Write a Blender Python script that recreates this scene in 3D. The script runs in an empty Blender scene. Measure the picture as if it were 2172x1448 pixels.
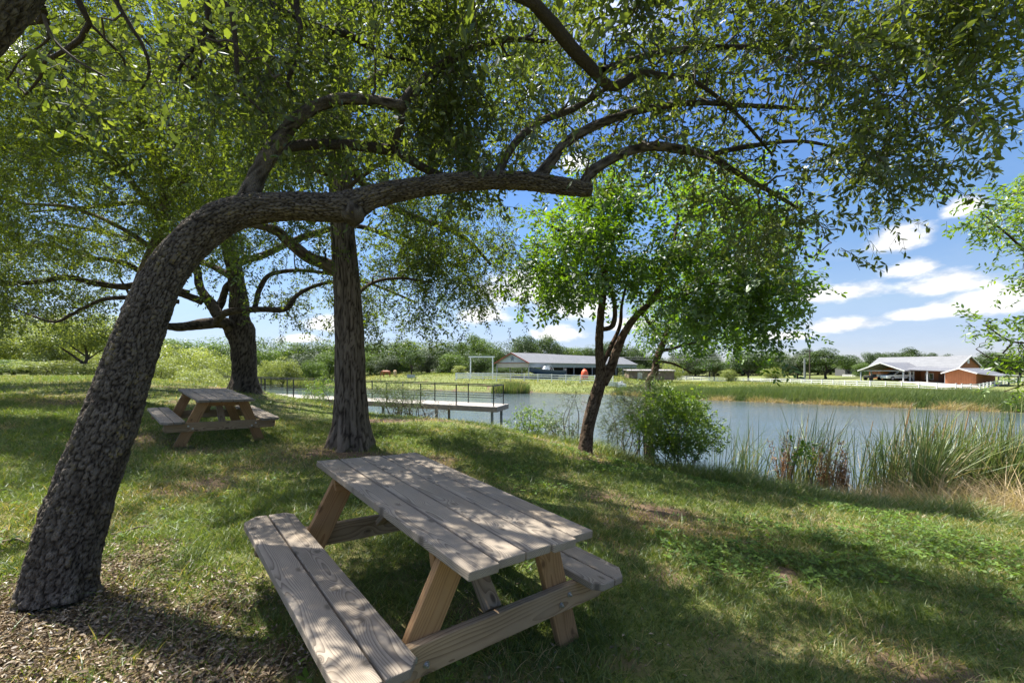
import bpy, bmesh, math, random
import numpy as np
from mathutils import Vector, Matrix, Quaternion

RNG = np.random.default_rng(11)
random.seed(11)
scn = bpy.context.scene
COL = scn.collection
PI = math.pi

# ------------------------------------------------------------------ survey of the place
# the camera stands at (0, 0, H) and looks level along +Y; P() is a surveyed point at distance Y
F, CX, CY, H = 921.4, 1086.0, 782.0, 1.42
WATER_Z = -2.0

def P(px, py, Y):
    return np.array([(px - CX) / F * Y, Y, H - (py - CY) / F * Y])

# ------------------------------------------------------------------ object helpers
def link(o, parent=None):
    COL.objects.link(o)
    if parent is not None:
        o.parent = parent
    return o

def tag(o, label=None, cat=None, group=None, kind=None):
    if label: o['label'] = label
    if cat: o['category'] = cat
    if group: o['group'] = group
    if kind: o['kind'] = kind
    return o

def thing(name, label, cat, loc=(0, 0, 0), rz=0.0, group=None):
    o = bpy.data.objects.new(name, None)
    o.empty_display_size = 0.2
    o.location = [float(v) for v in loc]
    o.rotation_euler = (0, 0, rz)
    link(o)
    return tag(o, label, cat, group)

def kids(o):
    return [c for c in bpy.data.objects if c.parent == o]

def copy_tree(o, parent=None):
    c = o.copy()
    link(c, parent)
    for ch in kids(o):
        copy_tree(ch, c)
    return c

def np_mesh(name, verts, faces, mats=(), midx=None, smooth=False, attrs=None):
    """faces: list of (n,k) int arrays (k constant inside each array)."""
    me = bpy.data.meshes.new(name)
    verts = np.ascontiguousarray(verts, dtype=np.float32)
    faces = [np.asarray(f, dtype=np.int32) for f in faces if len(f)]
    me.vertices.add(len(verts))
    me.vertices.foreach_set('co', verts.ravel())
    nl = sum(f.size for f in faces)
    nf = sum(len(f) for f in faces)
    me.loops.add(nl)
    me.loops.foreach_set('vertex_index', np.concatenate([f.ravel() for f in faces]))
    me.polygons.add(nf)
    tot = np.concatenate([np.full(len(f), f.shape[1], np.int32) for f in faces])
    start = np.concatenate([[0], np.cumsum(tot)[:-1]]).astype(np.int32)
    me.polygons.foreach_set('loop_start', start)
    if midx is not None:
        me.polygons.foreach_set('material_index', np.concatenate([np.asarray(m, np.int32) for m in midx if len(m)]))
    me.polygons.foreach_set('use_smooth', np.full(nf, bool(smooth)))
    for m in mats:
        me.materials.append(m)
    for k, v in (attrs or {}).items():
        v = np.asarray(v, np.float32)
        if v.ndim == 1:
            me.attributes.new(k, 'FLOAT', 'POINT').data.foreach_set('value', v)
        else:
            me.attributes.new(k, 'FLOAT_VECTOR', 'POINT').data.foreach_set('vector', v.ravel())
    me.update(calc_edges=True)
    return me

def mobj(name, me, parent=None, loc=None):
    o = bpy.data.objects.new(name, me)
    if loc is not None: o.location = [float(v) for v in loc]
    return link(o, parent)

class MB:
    """collects boxes, bars, prisms; build() links them as one mesh object"""
    def __init__(self):
        self.bm = bmesh.new()
    def box(self, lo, hi, bev=0.0):
        m = Matrix.Translation([(a + b) / 2 for a, b in zip(lo, hi)]) @ Matrix.Diagonal([abs(b - a) for a, b in zip(lo, hi)] + [1])
        r = bmesh.ops.create_cube(self.bm, size=1, matrix=m)
        if bev:
            es = list({e for v in r['verts'] for e in v.link_edges})
            bmesh.ops.bevel(self.bm, geom=es, offset=bev, segments=2, affect='EDGES', profile=0.5)
        return self
    def bar(self, a, b, w, h, up=(0, 0, 1)):
        a, b = Vector(a), Vector(b)
        d = (b - a); L = d.length; d.normalize()
        u = Vector(up)
        if abs(d.dot(u)) > 0.98: u = Vector((0, 1, 0))
        s = d.cross(u).normalized(); t = s.cross(d)
        m = Matrix((s, d, t)).transposed().to_4x4()
        m.translation = (a + b) / 2
        bmesh.ops.create_cube(self.bm, size=1, matrix=m @ Matrix.Diagonal((w, L, h, 1)))
        return self
    def cyl(self, a, b, r1, r2=None, n=12):
        a, b = Vector(a), Vector(b)
        d = b - a; L = d.length
        q = d.to_track_quat('Z', 'Y').to_matrix().to_4x4(); q.translation = (a + b) / 2
        bmesh.ops.create_cone(self.bm, cap_ends=True, segments=n, radius1=r1, radius2=r1 if r2 is None else r2, depth=L, matrix=q)
        return self
    def prism(self, pts, d):
        """closed polygon (3D points) extruded by vector d"""
        d = Vector(d)
        v0 = [self.bm.verts.new(Vector([float(c) for c in p])) for p in pts]
        v1 = [self.bm.verts.new(v.co + d) for v in v0]
        n = len(v0)
        self.bm.faces.new(v0); self.bm.faces.new(v1[::-1])
        for i in range(n):
            self.bm.faces.new((v0[i], v1[i], v1[(i + 1) % n], v0[(i + 1) % n]))
        return self
    def ball(self, c, r, sc=(1, 1, 1), sub=2):
        m = Matrix.Translation(c) @ Matrix.Diagonal([r * s for s in sc] + [1])
        bmesh.ops.create_icosphere(self.bm, subdivisions=sub, radius=1, matrix=m)
        return self
    def build(self, name, mat, parent=None, loc=None, bev=0.0, smooth=False):
        bm = self.bm
        bmesh.ops.recalc_face_normals(bm, faces=bm.faces)
        if bev:
            es = [e for e in bm.edges if len(e.link_faces) == 2 and e.calc_face_angle(0) > 0.5]
            bmesh.ops.bevel(bm, geom=es, offset=bev, segments=2, affect='EDGES', profile=0.5)
        me = bpy.data.meshes.new(name)
        bm.to_mesh(me); bm.free()
        if smooth:
            me.polygons.foreach_set('use_smooth', [True] * len(me.polygons))
        me.materials.append(mat)
        return mobj(name, me, parent, loc)

# ------------------------------------------------------------------ noise
def _hash(ix, iy, iz=0):
    h = (ix.astype(np.int64) * 374761393 + iy.astype(np.int64) * 668265263 + np.asarray(iz, np.int64) * 2147483647) & 0x7fffffff
    h = ((h ^ (h >> 13)) * 1274126177) & 0x7fffffff
    h = (h ^ (h >> 16)) & 0xffffff
    return h / float(0xffffff)

def vnoise(x, y, seed=0):
    x = np.asarray(x, float); y = np.asarray(y, float)
    ix = np.floor(x); iy = np.floor(y); fx = x - ix; fy = y - iy
    fx = fx * fx * (3 - 2 * fx); fy = fy * fy * (3 - 2 * fy)
    a = _hash(ix, iy, seed); b = _hash(ix + 1, iy, seed); c = _hash(ix, iy + 1, seed); d = _hash(ix + 1, iy + 1, seed)
    return (a * (1 - fx) + b * fx) * (1 - fy) + (c * (1 - fx) + d * fx) * fy

def fbm(x, y, seed=0, oct=4):
    s = 0; a = 0.5; t = 0
    for i in range(oct):
        s = s + a * vnoise(x * 2 ** i, y * 2 ** i, seed + i * 17); t += a; a *= 0.5
    return s / t

# ------------------------------------------------------------------ node helpers
class NT:
    def __init__(self, name):
        self.mat = bpy.data.materials.new(name); self.mat.use_nodes = True
        self.t = self.mat.node_tree; self.t.nodes.clear()
        self.out = self.t.nodes.new('ShaderNodeOutputMaterial')
    def n(self, typ, **kw):
        nd = self.t.nodes.new('ShaderNode' + typ)
        for k, v in kw.items():
            if hasattr(nd, k) and not k.startswith('i_'): setattr(nd, k, v)
        return nd
    def set(self, sock, v):
        if isinstance(v, bpy.types.NodeSocket): self.t.links.new(v, sock)
        elif isinstance(v, (tuple, list)) and sock.type == 'RGBA' and len(v) == 3: sock.default_value = (*v, 1)
        else: sock.default_value = v
    def attr(self, name, out='Fac'):
        a = self.n('Attribute', attribute_name=name); return a.outputs[out]
    def math(self, op, a, b=0.0, c=None, clamp=False):
        m = self.n('Math', operation=op, use_clamp=clamp)
        self.set(m.inputs[0], a); self.set(m.inputs[1], b)
        if c is not None: self.set(m.inputs[2], c)
        return m.outputs[0]
    def vmath(self, op, a, b=(0, 0, 0)):
        m = self.n('VectorMath', operation=op)
        self.set(m.inputs[0], a); self.set(m.inputs[1], b)
        return m.outputs[0]
    def mapr(self, v, a, b, c=0.0, d=1.0):
        m = self.n('MapRange'); self.set(m.inputs[0], v)
        for i, q in enumerate((a, b, c, d)): self.set(m.inputs[i + 1], q)
        return m.outputs[0]
    def noise(self, vec, scale=5.0, detail=3.0, rough=0.5, dist=0.0, col=False):
        m = self.n('TexNoise'); self.set(m.inputs['Vector'], vec)
        m.inputs['Scale'].default_value = scale; m.inputs['Detail'].default_value = detail
        m.inputs['Roughness'].default_value = rough; m.inputs['Distortion'].default_value = dist
        return m.outputs['Color' if col else 'Fac']
    def mix(self, f, a, b):
        m = self.n('Mix', data_type='RGBA')
        self.set(m.inputs[0], f); self.set(m.inputs[6], a); self.set(m.inputs[7], b)
        return m.outputs[2]
    def ramp(self, f, stops, interp='LINEAR'):
        r = self.n('ValToRGB'); r.color_ramp.interpolation = interp
        self.set(r.inputs[0], f); el = r.color_ramp.elements
        while len(el) < len(stops): el.new(0.5)
        for e, (p, c) in zip(el, stops):
            e.position = p; e.color = (*c, 1)
        return r.outputs[0]
    def bump(self, h, strength=0.3, dist=0.02):
        b = self.n('Bump'); self.set(b.inputs['Height'], h)
        b.inputs['Strength'].default_value = strength; b.inputs['Distance'].default_value = dist
        return b.outputs[0]
    def pos(self): return self.n('NewGeometry').outputs['Position']
    def obj(self): return self.n('TexCoord').outputs['Object']
    def principled(self, color, rough=0.6, normal=None, metal=0.0, spec=0.5, **kw):
        p = self.n('BsdfPrincipled')
        self.set(p.inputs['Base Color'], color); self.set(p.inputs['Roughness'], rough)
        self.set(p.inputs['Metallic'], metal); self.set(p.inputs['Specular IOR Level'], spec)
        if normal is not None: self.set(p.inputs['Normal'], normal)
        for k, v in kw.items(): self.set(p.inputs[k], v)
        self.t.links.new(p.outputs[0], self.out.inputs[0])
        return self.mat
    def xyz(self, v):
        s = self.n('SeparateXYZ'); self.set(s.inputs[0], v); return s.outputs
    def comb(self, x, y, z):
        s = self.n('CombineXYZ')
        for i, q in enumerate((x, y, z)): self.set(s.inputs[i], q)
        return s.outputs[0]

def leaf_mat(name, stops, trans, tf=0.45, gloss=0.06, rough=0.45):
    """stops: colour ramp over the per leaf 'tint'; trans: colour multiplier for transmitted light"""
    t = NT(name)
    c = t.ramp(t.attr('tint'), stops)
    d = t.n('BsdfDiffuse'); t.set(d.inputs[0], c)
    tr = t.n('BsdfTranslucent')
    m = t.n('Mix', data_type='RGBA', blend_type='MULTIPLY'); t.set(m.inputs[0], 1.0); t.set(m.inputs[6], c); t.set(m.inputs[7], trans)
    t.set(tr.inputs[0], m.outputs[2])
    a = t.n('MixShader'); a.inputs[0].default_value = tf
    t.t.links.new(d.outputs[0], a.inputs[1]); t.t.links.new(tr.outputs[0], a.inputs[2])
    g = t.n('BsdfGlossy'); g.inputs['Roughness'].default_value = rough; g.inputs[0].default_value = (0.9, 0.95, 1, 1)
    b = t.n('MixShader'); b.inputs[0].default_value = gloss
    t.t.links.new(a.outputs[0], b.inputs[1]); t.t.links.new(g.outputs[0], b.inputs[2])
    t.t.links.new(b.outputs[0], t.out.inputs[0])
    return t.mat

def simple(name, color, rough=0.55, metal=0.0, var=0.12, scale=3.0, bump=0.0, spec=0.5):
    t = NT(name)
    co = t.obj()
    nz = t.noise(co, scale, 4, 0.6)
    f = t.mapr(nz, 0.3, 0.7, 1 - var, 1 + var)
    m = t.n('Mix', data_type='RGBA', blend_type='MULTIPLY'); t.set(m.inputs[0], 1.0)
    t.set(m.inputs[6], color); t.set(m.inputs[7], t.comb(f, f, f))
    nrm = t.bump(t.noise(co, scale * 12, 3), bump, 0.01) if bump else None
    return t.principled(m.outputs[2], rough, nrm, metal, spec)
# ================================================================== THE GROUND
T1 = dict(c=(-0.5186, 2.5095), yaw=0.7165, tp=0.0691, tr=-0.0568)
T2 = dict(c=(-5.0539, 7.3331), yaw=0.7932, tp=0.0659, tr=-0.0288, z=0.2794)
_cp = []
for dx, dy in ((0, 0), (-0.8, 0), (0.8, 0), (0, 0.9), (0, -0.9)):
    _cp.append((T1['c'][0] + dx, T1['c'][1] + dy, -0.088 * dx + 0.0148 * dy))
    _cp.append((T2['c'][0] + dx, T2['c'][1] + dy, 0.2794 - 0.067 * dx + 0.0257 * dy))
_cp += [(-2.5, 2.4, .17), (0, 0, -.08), (1, 1, -.155), (1.5, 3, -.17), (3, 2, -.31), (-2.7, 7.3, .14), (1.5, 9.0, -.32),
    (0, 6, -.06), (2.6, 4.5, -.30),
    (-7.9, 15.6, .33), (-1.2, 13, -.25), (1.7, 10, -.42), (4.2, 6.3, -.50), (6.5, 5.5, -.60), (10, 4.3, -.85),
    (-8.3, 13.4, .75), (-4.5, 11, .28), (-28, 25, 1.0), (-18, 22, .83), (-7.5, 7, .50), (-10, 3, .72), (-15, 10, .85), (-20, 16, .92), (-30, 8, 1.1), (-12, 18, .55),
    (-6, -4, .4), (5, -4, -.5), (12, -3, -1.0),
    # near water line and pond bed
    (-9, 22.5, -2), (-1, 17.6, -2), (4, 13.2, -2), (8, 9.9, -2), (12, 7.7, -2), (18, 5, -2), (30, 0, -2),
    (-8, 29, -3), (1, 24, -3), (8, 18, -3), (13, 14, -3), (19, 12, -3), (32, 8, -3), (0, 45, -3.2), (20, 32, -3.1), (-25, 60, -2.9), (30, 26, -3), (-40, 75, -2.7),
    (-35, 42, .2), (-25, 34, -.2), (-19, 29, -.9), (-13, 25.5, -1.4), (-36, 55, -1.6), (-60, 60, .2), (-55, 85, -1.6), (-70, 100, -.4),
    # far shore
    (-42, 95, -2), (-12, 70, -2), (1.5, 63, -2), (13.5, 58, -2), (21.6, 48, -2), (28.7, 43, -2), (34, 39, -2), (40, 34, -2), (55, 26, -2), (80, 15, -2),
    (-28, 92, -.1), (-12, 76, -.45), (-5, 75, -.45), (3, 80, -.45), (14, 73, -.8), (35, 118, -.7), (25, 70, -1.5), (-45, 110, -.2), (-10, 110, -.2),
    (32, 56, -1.8), (45, 45, -1.85), (60, 76, -1.75), (66, 64, -2.0), (44, 118, -1.75), (76, 88, -.85), (92, 92, -.9), (100, 110, -.6), (80, 60, -1.6), (60, 130, -1.3), (120, 70, -1.2)]
for R in (170, 260, 420):
    for k in range(13):
        a = -PI / 2 * 1.3 + k / 12 * PI * 1.3
        _cp.append((R * math.sin(a), R * math.cos(a) + 20, -0.7 if R < 200 else -0.4))
_cp = np.array(_cp, float)

def _tpsU(r2):
    return 0.5 * r2 * np.log(np.maximum(r2, 1e-9))
def _warp(x, y):           # compress far distances so that the spline stays calm out there
    r = np.hypot(x, y) + 1e-9
    k = 12 * np.arcsinh(r / 12) / r
    return x * k, y * k
def _fit():
    x, y = _warp(_cp[:, 0], _cp[:, 1])
    n = len(x)
    K = _tpsU((x[:, None] - x) ** 2 + (y[:, None] - y) ** 2) + np.eye(n) * 0.25
    Pm = np.stack([np.ones(n), x, y], 1)
    A = np.zeros((n + 3, n + 3)); A[:n, :n] = K; A[:n, n:] = Pm; A[n:, :n] = Pm.T
    s = np.linalg.solve(A, np.concatenate([_cp[:, 2], [0, 0, 0]]))
    return x, y, s
_tx, _ty, _ts = _fit()
def gz(X, Y):
    X = np.atleast_1d(np.asarray(X, float)); Y = np.atleast_1d(np.asarray(Y, float))
    out = np.empty(X.shape); Xr, Yr, o = X.ravel(), Y.ravel(), out.ravel()
    for i in range(0, len(Xr), 40000):
        a, b = _warp(Xr[i:i + 40000], Yr[i:i + 40000])
        U = _tpsU((a[:, None] - _tx) ** 2 + (b[:, None] - _ty) ** 2)
        o[i:i + 40000] = U @ _ts[:-3] + _ts[-3] + _ts[-2] * a + _ts[-1] * b
    return o.reshape(X.shape)
def gz1(x, y): return float(gz([x], [y])[0])
def G(px, py, y0=0.8, y1=200.0):
    """first ground point met in the direction (px, py)"""
    Ys = np.geomspace(y0, y1, 3000)
    X = (px - CX) / F * Ys; Z = H - (py - CY) / F * Ys
    g = gz(X, Ys); hit = np.nonzero(Z <= g)[0]
    i = hit[0] if len(hit) else len(Ys) - 1
    return np.array([X[i], Ys[i], g[i]])

# mown edge: signed distance-like value, >0 on the pond side
MOW = np.array([(-26, 24), (-19, 22.5), (-12, 19.0), (-7.9, 15.9), (-1.2, 13.2), (1.7, 10.3), (4.2, 6.6), (6.5, 5.7), (10, 4.5), (16, 1.5), (30, -6)], float)
def mow_side(X, Y):
    X = np.asarray(X, float)
    yb = np.interp(X, MOW[:, 0], MOW[:, 1])
    return np.asarray(Y, float) - yb

PATCH = []        # worn patches of bare red-brown soil: centre, radii, strength
for px, py, rx, ry, s in ((1400, 1085, .6, .35, .9), (1280, 1050, .5, .3, .7), (1650, 1225, .22, .12, .9), (1700, 1262, .25, .1, .8), (1330, 1165, .3, .3, .6), (1480, 1320, .3, .2, .4), (745, 965, 1.0, .5, .9), (1250, 975, .7, .3, .8),
        (650, 985, .5, .4, .5), (420, 950, .9, .4, .6), (330, 930, .6, .4, .6), (900, 1330, .5, .3, .5), (1000, 1280, .35, .3, .55), (1390, 1210, .35, .2, .6), (1980, 1390, .2, .12, .7), (560, 890, .8, .5, .4), (700, 850, .8, .3, .4), (540, 840, 1.2, .5, .5), (1300, 1385, .3, .2, .5), (620, 1400, .4, .4, .5), (1120, 1420, .3, .2, .4), (1500, 1180, .4, .12, .4)):
    g = G(px, py); PATCH.append((g[0], g[1], rx, ry, s))
TRUNK_XY = (-2.47, 2.40)
def bare_mask(X, Y):
    m = np.zeros(np.shape(X))
    wx = X + 0.35 * (fbm(X * 2.2, Y * 2.2, 3) - .5) * 2; wy = Y + 0.35 * (fbm(X * 2.2, Y * 2.2, 9) - .5) * 2
    for cx, cy, rx, ry, s in PATCH:
        m = np.maximum(m, s * np.exp(-(((wx - cx) / rx) ** 2 + ((wy - cy) / ry) ** 2) * 0.9))
    n = fbm(X * 0.9, Y * 0.9, 40, 5)
    m = np.maximum(m, np.clip((n - .58) * 4.0, 0, .7) * (X < 3.2) )
    return np.clip(m, 0, 1)
def litter_mask(X, Y):
    d = np.hypot((X - TRUNK_XY[0] - .1) / 1.15, (Y - TRUNK_XY[1] + .35) / 0.8)
    n = fbm(X * 1.6, Y * 1.6, 71, 4)
    m = np.clip(1.35 - d + (n - .5) * 2.6, 0, 1)
    return m

def build_ground():
    nx, ny = 300, 320
    tx = np.linspace(-1, 1, nx); ty = np.linspace(0, 1, ny)
    X1 = 420 * np.sinh(6.2 * tx) / math.sinh(6.2); Y1 = -6 + 480 * np.sinh(5.8 * ty) / math.sinh(5.8)
    X, Y = np.meshgrid(X1, Y1)
    Z = gz(X, Y)
    near = np.exp(-(np.hypot(X, Y) / 25) ** 2)
    bare = bare_mask(X, Y); lit = litter_mask(X, Y)
    Z = Z + near * (0.025 * (fbm(X * 1.3, Y * 1.3, 5) - .5) + 0.012 * (fbm(X * 6, Y * 6, 6) - .5)) - 0.012 * bare * near
    V = np.stack([X, Y, Z], -1).reshape(-1, 3)
    i = np.arange(nx * ny).reshape(ny, nx)
    q = np.stack([i[:-1, :-1], i[:-1, 1:], i[1:, 1:], i[1:, :-1]], -1).reshape(-1, 4)
    t = NT('earth_and_turf')
    p = t.pos()
    n1 = t.noise(p, 0.9, 5, .6); n2 = t.noise(p, 14, 4, .65); n3 = t.noise(p, 70, 3, .6)
    green = t.mix(n2, (.065, .088, .020), (.13, .150, .042))
    thatch = t.mix(n3, (.165, .125, .062), (.29, .225, .125))
    soil = t.mix(n2, (.080, .053, .034), (.160, .110, .072))
    litter = t.mix(n3, (.10, .072, .042), (.22, .165, .10))
    base = t.mix(t.mapr(n1, .48, .72), green, thatch)
    base = t.mix(t.mapr(t.attr('far'), 0, 1), base, t.mix(t.noise(p, .12, 4), (.095, .125, .036), (.160, .168, .062)))
    base = t.mix(t.mapr(t.math('ADD', t.attr('bare'), t.math('MULTIPLY', t.math('SUBTRACT', n2, .5), .5)), .25, .6), base, soil)
    base = t.mix(t.mapr(t.attr('litter'), .2, .7), base, litter)
    mud = t.mapr(t.xyz(p)[2], WATER_Z + .25, WATER_Z - .1)
    base = t.mix(mud, base, (.06, .045, .028))
    m = t.principled(base, .95, t.bump(t.math('ADD', n3, t.math('MULTIPLY', n2, 1.5)), .6, .02), spec=.15)
    far = np.clip((np.hypot(X, Y) - 28) / 15, 0, 1)
    me = np_mesh('ground', V, [q], [m], smooth=True, attrs={'bare': bare.ravel(), 'litter': lit.ravel(), 'far': far.ravel()})
    tag(mobj('ground', me), 'grassy ground sloping from the oak lawn to the pond and far field', kind='structure')

def build_water():
    nx, ny = 60, 60
    tx = np.linspace(-1, 1, nx); ty = np.linspace(0, 1, ny)
    X, Y = np.meshgrid(10 + 120 * tx, -14 + 135 * ty)
    V = np.stack([X, Y, np.full(X.shape, WATER_Z)], -1).reshape(-1, 3)
    i = np.arange(nx * ny).reshape(ny, nx)
    q = np.stack([i[:-1, :-1], i[:-1, 1:], i[1:, 1:], i[1:, :-1]], -1).reshape(-1, 4)
    t = NT('pond_water')
    p = t.pos()
    s = t.vmath('MULTIPLY', p, (0.8, 1.6, 1.0))
    w1 = t.noise(s, 1.6, 4, .62, .4); w2 = t.noise(s, 6.0, 3, .6, .3); w3 = t.noise(t.vmath('MULTIPLY', p, (.10, .22, 1)), 1.0, 3, .5)
    h = t.math('ADD', t.math('MULTIPLY', w1, 1.0), t.math('MULTIPLY', w2, .35))
    h = t.math('MULTIPLY', h, t.mapr(w3, .3, .7, .45, 1.1))
    m = t.principled(t.mix(w3, (.042, .064, .078), (.066, .082, .082)), .10, t.bump(h, .27, .18), spec=.5, IOR=1.33)
    me = np_mesh('water', V, [q], [m], smooth=True)
    tag(mobj('water', me), 'blue grey rippled pond between the lawn and the white fence', kind='structure')

# ================================================================== BLADES (grass, reeds)
def blades(n_seg, base, h, w, az, lean, bend, twist=None):
    """arrays of N blades -> verts, faces(list), per blade vertex count"""
    N = len(base); k = n_seg
    d = np.stack([np.cos(az), np.sin(az), np.zeros(N)], 1)
    tw = az + (RNG.uniform(0, 2 * PI, N) if twist is None else twist)
    s = np.stack([np.cos(tw), np.sin(tw), np.zeros(N)], 1)
    rows = []
    for j in range(k + 1):
        t = j / k
        out = lean * t + bend * t * t
        c = base + d * (out * h)[:, None]
        zz = h * t * (1 - 0.35 * bend * t)
        c = c.copy(); c[:, 2] += zz
        if j < k:
            ww = (w * (1 - 0.55 * t ** 1.5) * 0.5)[:, None]
            rows.append(c - s * ww); rows.append(c + s * ww)
        else:
            rows.append(c)
    V = np.stack(rows, 1)                      # N, 2k+1, 3
    m = 2 * k + 1
    off = (np.arange(N) * m)[:, None]
    quads = [off + np.array([2 * j, 2 * j + 1, 2 * j + 3, 2 * j + 2]) for j in range(k - 1)]
    tri = off + np.array([2 * k - 2, 2 * k - 1, 2 * k])
    return V.reshape(-1, 3), ([np.concatenate(quads)] if quads else []) + [tri], m

GRASS = leaf_mat('grass_blade', [(0, (.055, .090, .016)), (.35, (.105, .160, .028)), (.6, (.175, .200, .050)), (.8, (.26, .22, .09)), (1, (.36, .28, .15))], (1.8, 1.7, .8), .42, .03)
REED = leaf_mat('cattail_blade', [(0, (.060, .100, .026)), (.4, (.115, .165, .044)), (.65, (.20, .21, .075)), (.85, (.34, .26, .14)), (1, (.46, .35, .21))], (1.5, 1.5, .8), .36, .03)
DRYLEAF = leaf_mat('dead_leaf', [(0, (.070, .048, .028)), (.4, (.150, .108, .064)), (.75, (.240, .182, .114)), (1, (.36, .29, .20))], (1.1, 1, .8), .15, .04)
WEED = leaf_mat('weed_leaf', [(0, (.045, .092, .012)), (.5, (.085, .155, .020)), (1, (.150, .230, .035))], (1.9, 1.9, .5), .45, .02, .6)

def frustum_scatter(n, y0, y1, margin=1.6):
    """uniform points on the wedge of lawn in front of (and a little beside) the camera"""
    out = []
    tot = 0
    while tot < n:
        m = n * 2
        y = np.sqrt(RNG.uniform((max(y0, 0)) ** 2, y1 ** 2, m)); x = RNG.uniform(-1.25, 1.25, m) * (y + margin)
        out.append(np.stack([x, y], 1)); tot += m
    return np.concatenate(out)[:n]

def build_grass():
    parts = []
    tints = []
    for n, y0, y1, hh, ww, seg in ((360000, 0.7, 4.6, .048, .0052, 2), (300000, 4.2, 9.5, .058, .0072, 2), (260000, 9.0, 27, .075, .016, 1)):
        p = frustum_scatter(n, y0, y1)
        bare = bare_mask(p[:, 0], p[:, 1]); lit = litter_mask(p[:, 0], p[:, 1])
        ms = mow_side(p[:, 0], p[:, 1])
        clump = fbm(p[:, 0] * 5, p[:, 1] * 5, 23, 3); big = fbm(p[:, 0] * .9, p[:, 1] * .9, 40, 5)
        keep = (RNG.random(n) > bare * 1.15) & (RNG.random(n) > lit * .66) & (ms < .25) & (RNG.random(n) < .35 + 1.2 * clump)
        p = p[keep]; clump = clump[keep]; big = big[keep]; bare = bare[keep]; N = len(p)
        b = np.stack([p[:, 0], p[:, 1], gz(p[:, 0], p[:, 1]) - .008], 1)
        h = hh * RNG.lognormal(0, .33, N) * (.6 + .8 * clump)
        dry = np.clip((big - .46) * 3.0 + bare * .7, 0, .95)
        t = np.where(RNG.random(N) < .04 + .50 * dry, RNG.uniform(.62, 1, N), RNG.uniform(0, .55, N))
        V, Fs, m = blades(seg, b, h, ww * RNG.uniform(.7, 1.3, N), RNG.uniform(0, 2 * PI, N), RNG.uniform(.1, .9, N), RNG.uniform(.1, .8, N))
        parts.append((V, Fs)); tints.append(np.repeat(t, m))
    off = 0; VV = []; FF = {}
    for V, Fs in parts:
        VV.append(V)
        for f in Fs: FF.setdefault(f.shape[1], []).append(f + off)
        off += len(V)
    me = np_mesh('lawn_grass', np.concatenate(VV), [np.concatenate(f) for f in FF.values()], [GRASS], attrs={'tint': np.concatenate(tints)})
    tag(mobj('lawn_grass', me), 'short patchy mown grass growing on the shaded lawn', 'grass', kind='stuff')

def build_bank_grass():
    # taller unmown grass between the mown edge and the water
    n = 170000
    x = RNG.uniform(-14, 17, n); ms = RNG.beta(1.1, 1.6, n) * 5.0
    y = np.interp(x, MOW[:, 0], MOW[:, 1]) + ms
    z = gz(x, y)
    ok = z > WATER_Z - .1
    x, y, z, ms = x[ok], y[ok], z[ok], ms[ok]; N = len(x)
    cl = fbm(x * 1.2, y * 1.2, 8, 4)
    edge = np.clip(ms / .6, .25, 1)
    h = RNG.uniform(.12, .46, N) * (.35 + 1.4 * cl) * edge
    dryzone = np.clip((x - 5.0) / 2.5, 0, 1) * np.clip((ms - .8) / .8, 0, 1)
    t = np.where(RNG.random(N) < .08 + .55 * dryzone, RNG.uniform(.65, 1, N), RNG.uniform(.1, .6, N))
    V, Fs, m = blades(3, np.stack([x, y, z - .02], 1), h, RNG.uniform(.006, .013, N), RNG.normal(.3, 1.4, N), RNG.uniform(.05, .5, N), RNG.uniform(.2, 1.0, N))
    me = np_mesh('bank_grass', V, Fs, [GRASS], attrs={'tint': np.repeat(t, m)})
    tag(mobj('bank_grass', me), 'tall uncut grass along the near bank of the pond', 'grass', kind='stuff')
    # field grass beyond the water
    n = 90000
    x = RNG.uniform(-60, 70, n); y = RNG.uniform(50, 105, n)
    z = gz(x, y); ok = (z > WATER_Z + .05) & (np.abs(x / y) < 1.25)
    x, y, z = x[ok], y[ok], z[ok]; N = len(x); cl = fbm(x * .25, y * .25, 77, 4)
    t = np.where(RNG.random(N) < np.clip((cl - .42) * 2.5, .05, .8), RNG.uniform(.55, .85, N), RNG.uniform(.2, .6, N))
    V, Fs, m = blades(1, np.stack([x, y, z - .03], 1), RNG.uniform(.1, .4, N) * (.5 + cl), RNG.uniform(.05, .12, N), RNG.uniform(0, 6.3, N), RNG.uniform(.1, .5, N), RNG.uniform(.1, .5, N), twist=RNG.normal(0, .5, N))
    me = np_mesh('field_grass', V, Fs, [GRASS], attrs={'tint': np.repeat(t, m)})
    tag(mobj('field_grass', me), 'pale meadow grass on the far side of the pond', 'grass', kind='stuff')

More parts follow.
